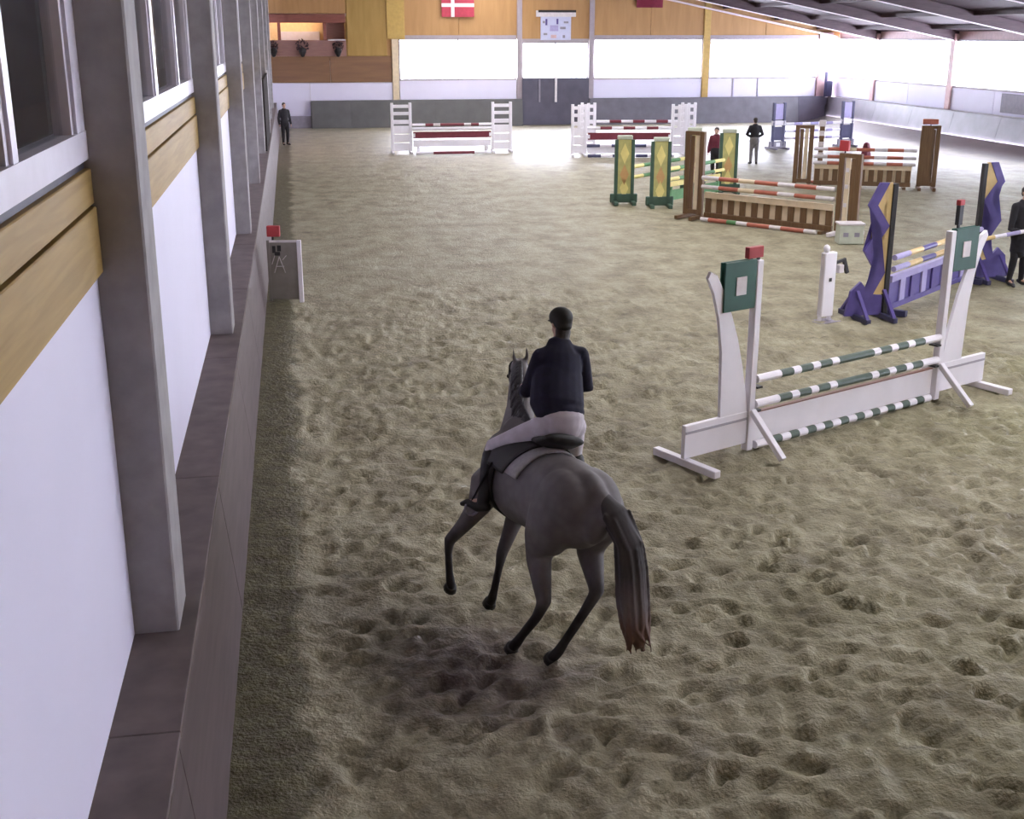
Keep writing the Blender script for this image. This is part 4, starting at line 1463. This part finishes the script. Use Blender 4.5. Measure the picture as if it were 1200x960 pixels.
pole('white pole held by the person in the long dark coat', (12.9, 21.02, 1.02), (14.75, 21.10, 1.28), .04, [(.25, 'creamyellow'), (.25, 'white'), (.3, 'lilac'), (1.1, 'white')], 'poles of the purple jump')

# ------------------------------------------------------------------ horse, tack and rider
HX, HY, HR = 1.62, 9.0, math.radians(15)
LEAN = .27


def hp(x, y, z):
    """upright body point -> leaning into the turn"""
    return (x + LEAN * z, y, z)


hz = thing('horse', 'dapple grey horse cantering away along the left track', 'horse', (HX, HY, 0), HR)
SD = (.965, 0, -.262)
bm = bmesh.new()
tube(bm, [(hp(0, -.80, 1.18), .11, .17), (hp(0, -.70, 1.20), .235, .27), (hp(0, -.52, 1.215), .305, .335), (hp(0, -.28, 1.21), .315, .345), (hp(0, 0, 1.17), .315, .345), (hp(0, .28, 1.14), .315, .355), (hp(0, .55, 1.14), .295, .365), (hp(0, .80, 1.16), .245, .35), (hp(0, .98, 1.18), .16, .25)], side=SD, seg=22)
tube(bm, [(hp(0, .25, 1.38), .16, .16), (hp(0, .55, 1.42), .13, .18), (hp(0, .80, 1.40), .14, .20)], side=SD, seg=16)
POLL, MUZ = Vector((.82, 1.62, 1.77)), Vector((.96, 2.0, 1.31))
tube(bm, [(hp(.02, .72, 1.26), .19, .31), ((.49, .98, 1.42), .135, .24), ((.64, 1.25, 1.56), .10, .18), ((.75, 1.48, 1.69), .085, .145), ((.80, 1.59, 1.74), .08, .12)], side=SD, seg=16)
hd = (MUZ - POLL).normalized()
tube(bm, [(POLL + hd * -.02, .085, .10), (POLL + hd * .14, .10, .145), (POLL + hd * .32, .075, .105), (POLL + hd * .50, .058, .075), (MUZ, .060, .068)], side=(1, 0, 0), seg=16)
for s in (-1, 1):
    e = POLL + Vector((s * .055, -.02, .06))
    tube(bm, [(e, .030, .022), (e + Vector((s * .015, .0, .07)), .032, .018), (e + Vector((s * .012, .02, .15)), .010, .008)], side=(0, 1, 0), seg=8)
legs = {
    'RH': [((.53, -.47, 1.16), .21, .27), ((.52, -.42, .95), .16, .22), ((.47, -.45, .78), .105, .135), ((.42, -.66, .54), .058, .075), ((.30, -.68, .40), .042, .046), ((.13, -.69, .19), .036, .042), ((.07, -.69, .11), .044, .048), ((.02, -.67, .05), .046, .05)],
    'LH': [((.14, -.45, 1.14), .20, .27), ((.10, -.34, .92), .15, .21), ((.06, -.34, .76), .10, .13), ((-.01, -.58, .50), .058, .075), ((-.06, -.55, .37), .042, .046), ((-.14, -.45, .18), .036, .042), ((-.17, -.42, .11), .044, .048), ((-.19, -.38, .05), .046, .05)],
    'RF': [((.45, .72, 1.05), .15, .24), ((.36, .62, .86), .105, .14), ((.20, .50, .66), .068, .08), ((.08, .42, .50), .052, .056), ((.05, .41, .38), .036, .040), ((.0, .40, .18), .035, .038), ((-.02, .40, .11), .042, .046), ((-.02, .44, .05), .046, .05)],
    'LF': [((.12, .78, 1.02), .15, .24), ((.01, .74, .84), .10, .135), ((-.14, .74, .68), .066, .078), ((-.27, .76, .55), .052, .056), ((-.28, .76, .44), .036, .040), ((-.29, .72, .27), .035, .038), ((-.29, .70, .20), .042, .046), ((-.29, .68, .145), .044, .048)],
}
for k, pts in legs.items():
    tube(bm, pts, side=(1, 0, 0), seg=14)
# croup muscles and dock
ball(bm, hp(.12, -.48, 1.25), (.21, .32, .27), None, 3)
ball(bm, hp(-.12, -.48, 1.27), (.21, .32, .27), None, 3)
ball(bm, hp(0, -.55, 1.33), (.15, .28, .22), None, 3)
tube(bm, [(hp(0, -.55, 1.40), .10), (hp(.01, -.76, 1.37), .085), (hp(.03, -.92, 1.27), .06)], seg=10)
fused('body', bm, 'horse', hz, .016, 10)
for k, pts in legs.items():
    a, b = Vector(pts[-2][0]), Vector(pts[-1][0])
    d = (b - a).normalized()
    bm = bmesh.new()
    f = Vector((0, .03, 0))
    zz = .0 if k != 'LF' else .10
    tube(bm, [(b + Vector((0, 0, .015)), .047, .052), (Vector((b.x, b.y, zz + .012)) + f, .060, .068)], side=(1, 0, 0), seg=12, cap=False)
    obj('hoof', bm, 'hoof', hz, True)
for s in (-1, 1):
    bm = bmesh.new()
    ball(bm, POLL + hd * .17 + Vector((s * .088, .03, .025)), .022)
    obj('eye', bm, 'eyewhite', hz, True)
bm = bmesh.new()
tp = [((.38, -.74, 1.39), .07, .06), ((.42, -.90, 1.30), .11, .085), ((.50, -1.0, 1.08), .105, .085), ((.53, -1.0, .86), .115, .09), ((.54, -1.02, .62), .120, .09), ((.55, -1.05, .42), .105, .08), ((.57, -1.09, .26), .05, .045)]
tube(bm, tp, side=(1, .2, 0), seg=16)
for q in range(26):
    a = random.uniform(0, 2 * PI)
    pts = []
    sp = random.uniform(.75, 1.15)
    for (c, w, h_) in tp[1:]:
        pts.append((Vector(c) + Vector((math.cos(a) * w * sp, math.sin(a) * h_ * sp, random.uniform(-.03, .03))), .012))
    pts[-1] = (pts[-1][0] + Vector((random.uniform(-.05, .07), random.uniform(-.05, .05), random.uniform(-.07, .02))), .008)
    tube(bm, pts, seg=6)
fused('tail', bm, 'tail', hz, .011, 2, 'grey tail with a rusty brown tip')
bm = bmesh.new()
crest = [Vector(hp(-.01, .62, 1.62)), Vector(hp(.02, .88, 1.69)), Vector((.57, 1.10, 1.75)), Vector((.69, 1.36, 1.83)), Vector((.78, 1.54, 1.87)), Vector((.82, 1.64, 1.87))]
tube(bm, [(c - Vector((0, 0, .07)), .03, .07) for c in crest], side=SD, seg=10)
for q in range(50):
    f = random.uniform(0, len(crest) - 1.01)
    i = int(f)
    c = crest[i].lerp(crest[i + 1], f - i)
    tube(bm, [(c - Vector((.02, 0, .03)), .014), (c + Vector((-.07, .0, -.10)), .014), (c + Vector((-.10, -.01, -.22 - random.uniform(0, .08))), .007)], seg=6)
fused('mane', bm, 'mane', hz, .012, 2, 'dark grey mane')

# saddle, a thing of its own lying on the horse
sd = thing('saddle', 'black jumping saddle with pale pad on the grey horse', 'saddle', (HX, HY, 0), HR)


def shell(y0, y1, a0, a1, g, th, n=14, m=8, cz=1.165, flap=None):
    """a strip of the barrel's surface, offset by g, of thickness th; angles from the top"""
    bm = bmesh.new()
    G = []
    for lay in (g, g + th):
        rows = []
        for j in range(m + 1):
            yy = y0 + (y1 - y0) * j / m
            row = []
            for i in range(n + 1):
                a = a0 + (a1 - a0) * i / n
                yv = yy + (flap(a) if flap else 0)
                A, B = .31 + lay, .352 + lay
                lx, lz = A * math.sin(a), B * math.cos(a)
                zc = cz - .03 * max(0, yv)
                cx = LEAN * zc
                row.append(bm.verts.new((cx + lx * .965 + lz * .262, yv, zc + lz * .965 - lx * .262)))
            rows.append(row)
        G.append(rows)
    for rows in G:
        for j in range(m):
            for i in range(n):
                bm.faces.new((rows[j][i], rows[j][i + 1], rows[j + 1][i + 1], rows[j + 1][i]))
    a, b = G
    for j in range(m):
        for i in (0, n):
            bm.faces.new((a[j][i], a[j + 1][i], b[j + 1][i], b[j][i]))
    for i in range(n):
        for j in (0, m):
            bm.faces.new((a[j][i], b[j][i], b[j][i + 1], a[j][i + 1]))
    return bm


fwdflap = lambda a: .12 * abs(a)
obj('saddle_pad', shell(-.04, .50, -1.35, 1.35, .012, .018, flap=lambda a: .05 * abs(a)), 'padwhite', sd, True, 'grey white saddle pad')
obj('flap', shell(.06, .44, -1.4, -.25, .034, .014, flap=fwdflap), 'boot', sd, True)
obj('flap', shell(.06, .44, .25, 1.4, .034, .014, flap=fwdflap), 'boot', sd, True)
bm = bmesh.new()
c = Vector(hp(0, .2, 1.16)) + Vector((.262, 0, .965)) * .40
up = Vector((.262, 0, .965))
tube(bm, [(c + Vector((0, -.24, 0)) + up * .085, .19, .05), (c + Vector((0, -.12, 0)) + up * .02, .20, .055), (c + Vector((0, .05, 0)) + up * -.015, .15, .045), (c + Vector((0, .20, 0)) + up * .02, .12, .05), (c + Vector((0, .28, 0)) + up * .065, .07, .035)], side=SD, seg=16)
fused('seat', bm, 'boot', sd, .012, 3)
obj('girth', shell(.42, .52, 1.3, 2 * PI - 1.3, .010, .014, n=20, m=2), 'boot', sd, True)
for s in (-1, 1):
    side_pt = Vector(hp(0, .42, 1.14)) + Vector(SD) * (.36 * s) + up * .12
    st = Vector((-.135, .56, .875)) if s < 0 else Vector((.84, .43, .82))
    bm = bmesh.new()
    beam(bm, side_pt, st + Vector((0, 0, .10)), .03, .008)
    obj('stirrup_leather', bm, 'boot', sd)
    bm = bmesh.new()
    for k in range(12):
        a, b = k * 2 * PI / 12, (k + 1) * 2 * PI / 12
        beam(bm, st + Vector((math.cos(a) * .065, 0, .035 + math.sin(a) * .07)), st + Vector((math.cos(b) * .065, 0, .035 + math.sin(b) * .07)), .012, .02, (0, 1, 0))
    obj('stirrup', bm, M['greybase'], sd)

# bridle with reins
br = thing('bridle', 'black leather bridle with reins on the grey horse head', 'bridle', (HX, HY, 0), HR)


def loop(c, ax, ra, rb, r, n=20, name='strap'):
    ax = Vector(ax).normalized()
    s = (Vector((1, 0, 0)) - ax * ax.x).normalized()
    u = ax.cross(s)
    bm = bmesh.new()
    ps = [Vector(c) + s * ra * math.cos(k * 2 * PI / n) + u * rb * math.sin(k * 2 * PI / n) for k in range(n)]
    for k in range(n):
        beam(bm, ps[k], ps[(k + 1) % n], r, r * 2)
    return obj(name, bm, 'boot', br)


loop(POLL + hd * .40, hd, .075, .098, .012, name='noseband')
loop(POLL + hd * .03 + Vector((0, 0, .0)), hd, .095, .115, .012, name='headpiece')
for s in (-1, 1):
    bm = bmesh.new()
    beam(bm, POLL + hd * .03 + Vector((s * .095, 0, 0)), POLL + hd * .42 + Vector((s * .075, 0, 0)), .012, .02)
    obj('cheekpiece', bm, 'boot', br)
HL, HRD = Vector((.43, .89, 1.84)), Vector((.63, .87, 1.82))      # the rider's fists
for s, h_ in ((-1, HL), (1, HRD)):
    bm = bmesh.new()
    beam(bm, POLL + hd * .46 + Vector((s * .075, 0, -.03)), h_, .008, .016)
    obj('rein', bm, 'boot', br)

# rider
RJ = dict(pelvis=(.52, .16, 1.745), chest=(.59, .37, 2.06), neck=(.645, .47, 2.29), head=(.685, .54, 2.46),
          shL=(.45, .44, 2.215), shR=(.81, .40, 2.20), elL=(.335, .48, 1.90), elR=(.895, .42, 1.90), wrL=(.46, .78, 1.84), wrR=(.66, .78, 1.83),
          hipL=(.42, .18, 1.70), hipR=(.62, .16, 1.68), knL=(.09, .62, 1.41), knR=(.86, .58, 1.26), anL=(-.075, .46, .99), anR=(.80, .32, .93),
          toL=(-.16, .60, .95), toR=(.86, .47, .885), look=(-.05, .96, -.12), hdL=(.12, .9, -.1), hdR=(-.15, .9, -.1), hnL=(-.9, .1, .45), hnR=(.9, .1, .45), curl=1.6)
person('person', 'rider in navy jacket, pale breeches and black helmet on the grey horse', (HX, HY, 0), HR, RJ, 'jacket', 'breeches', 'boot', 'helmet', None, .012, 0, None, True)
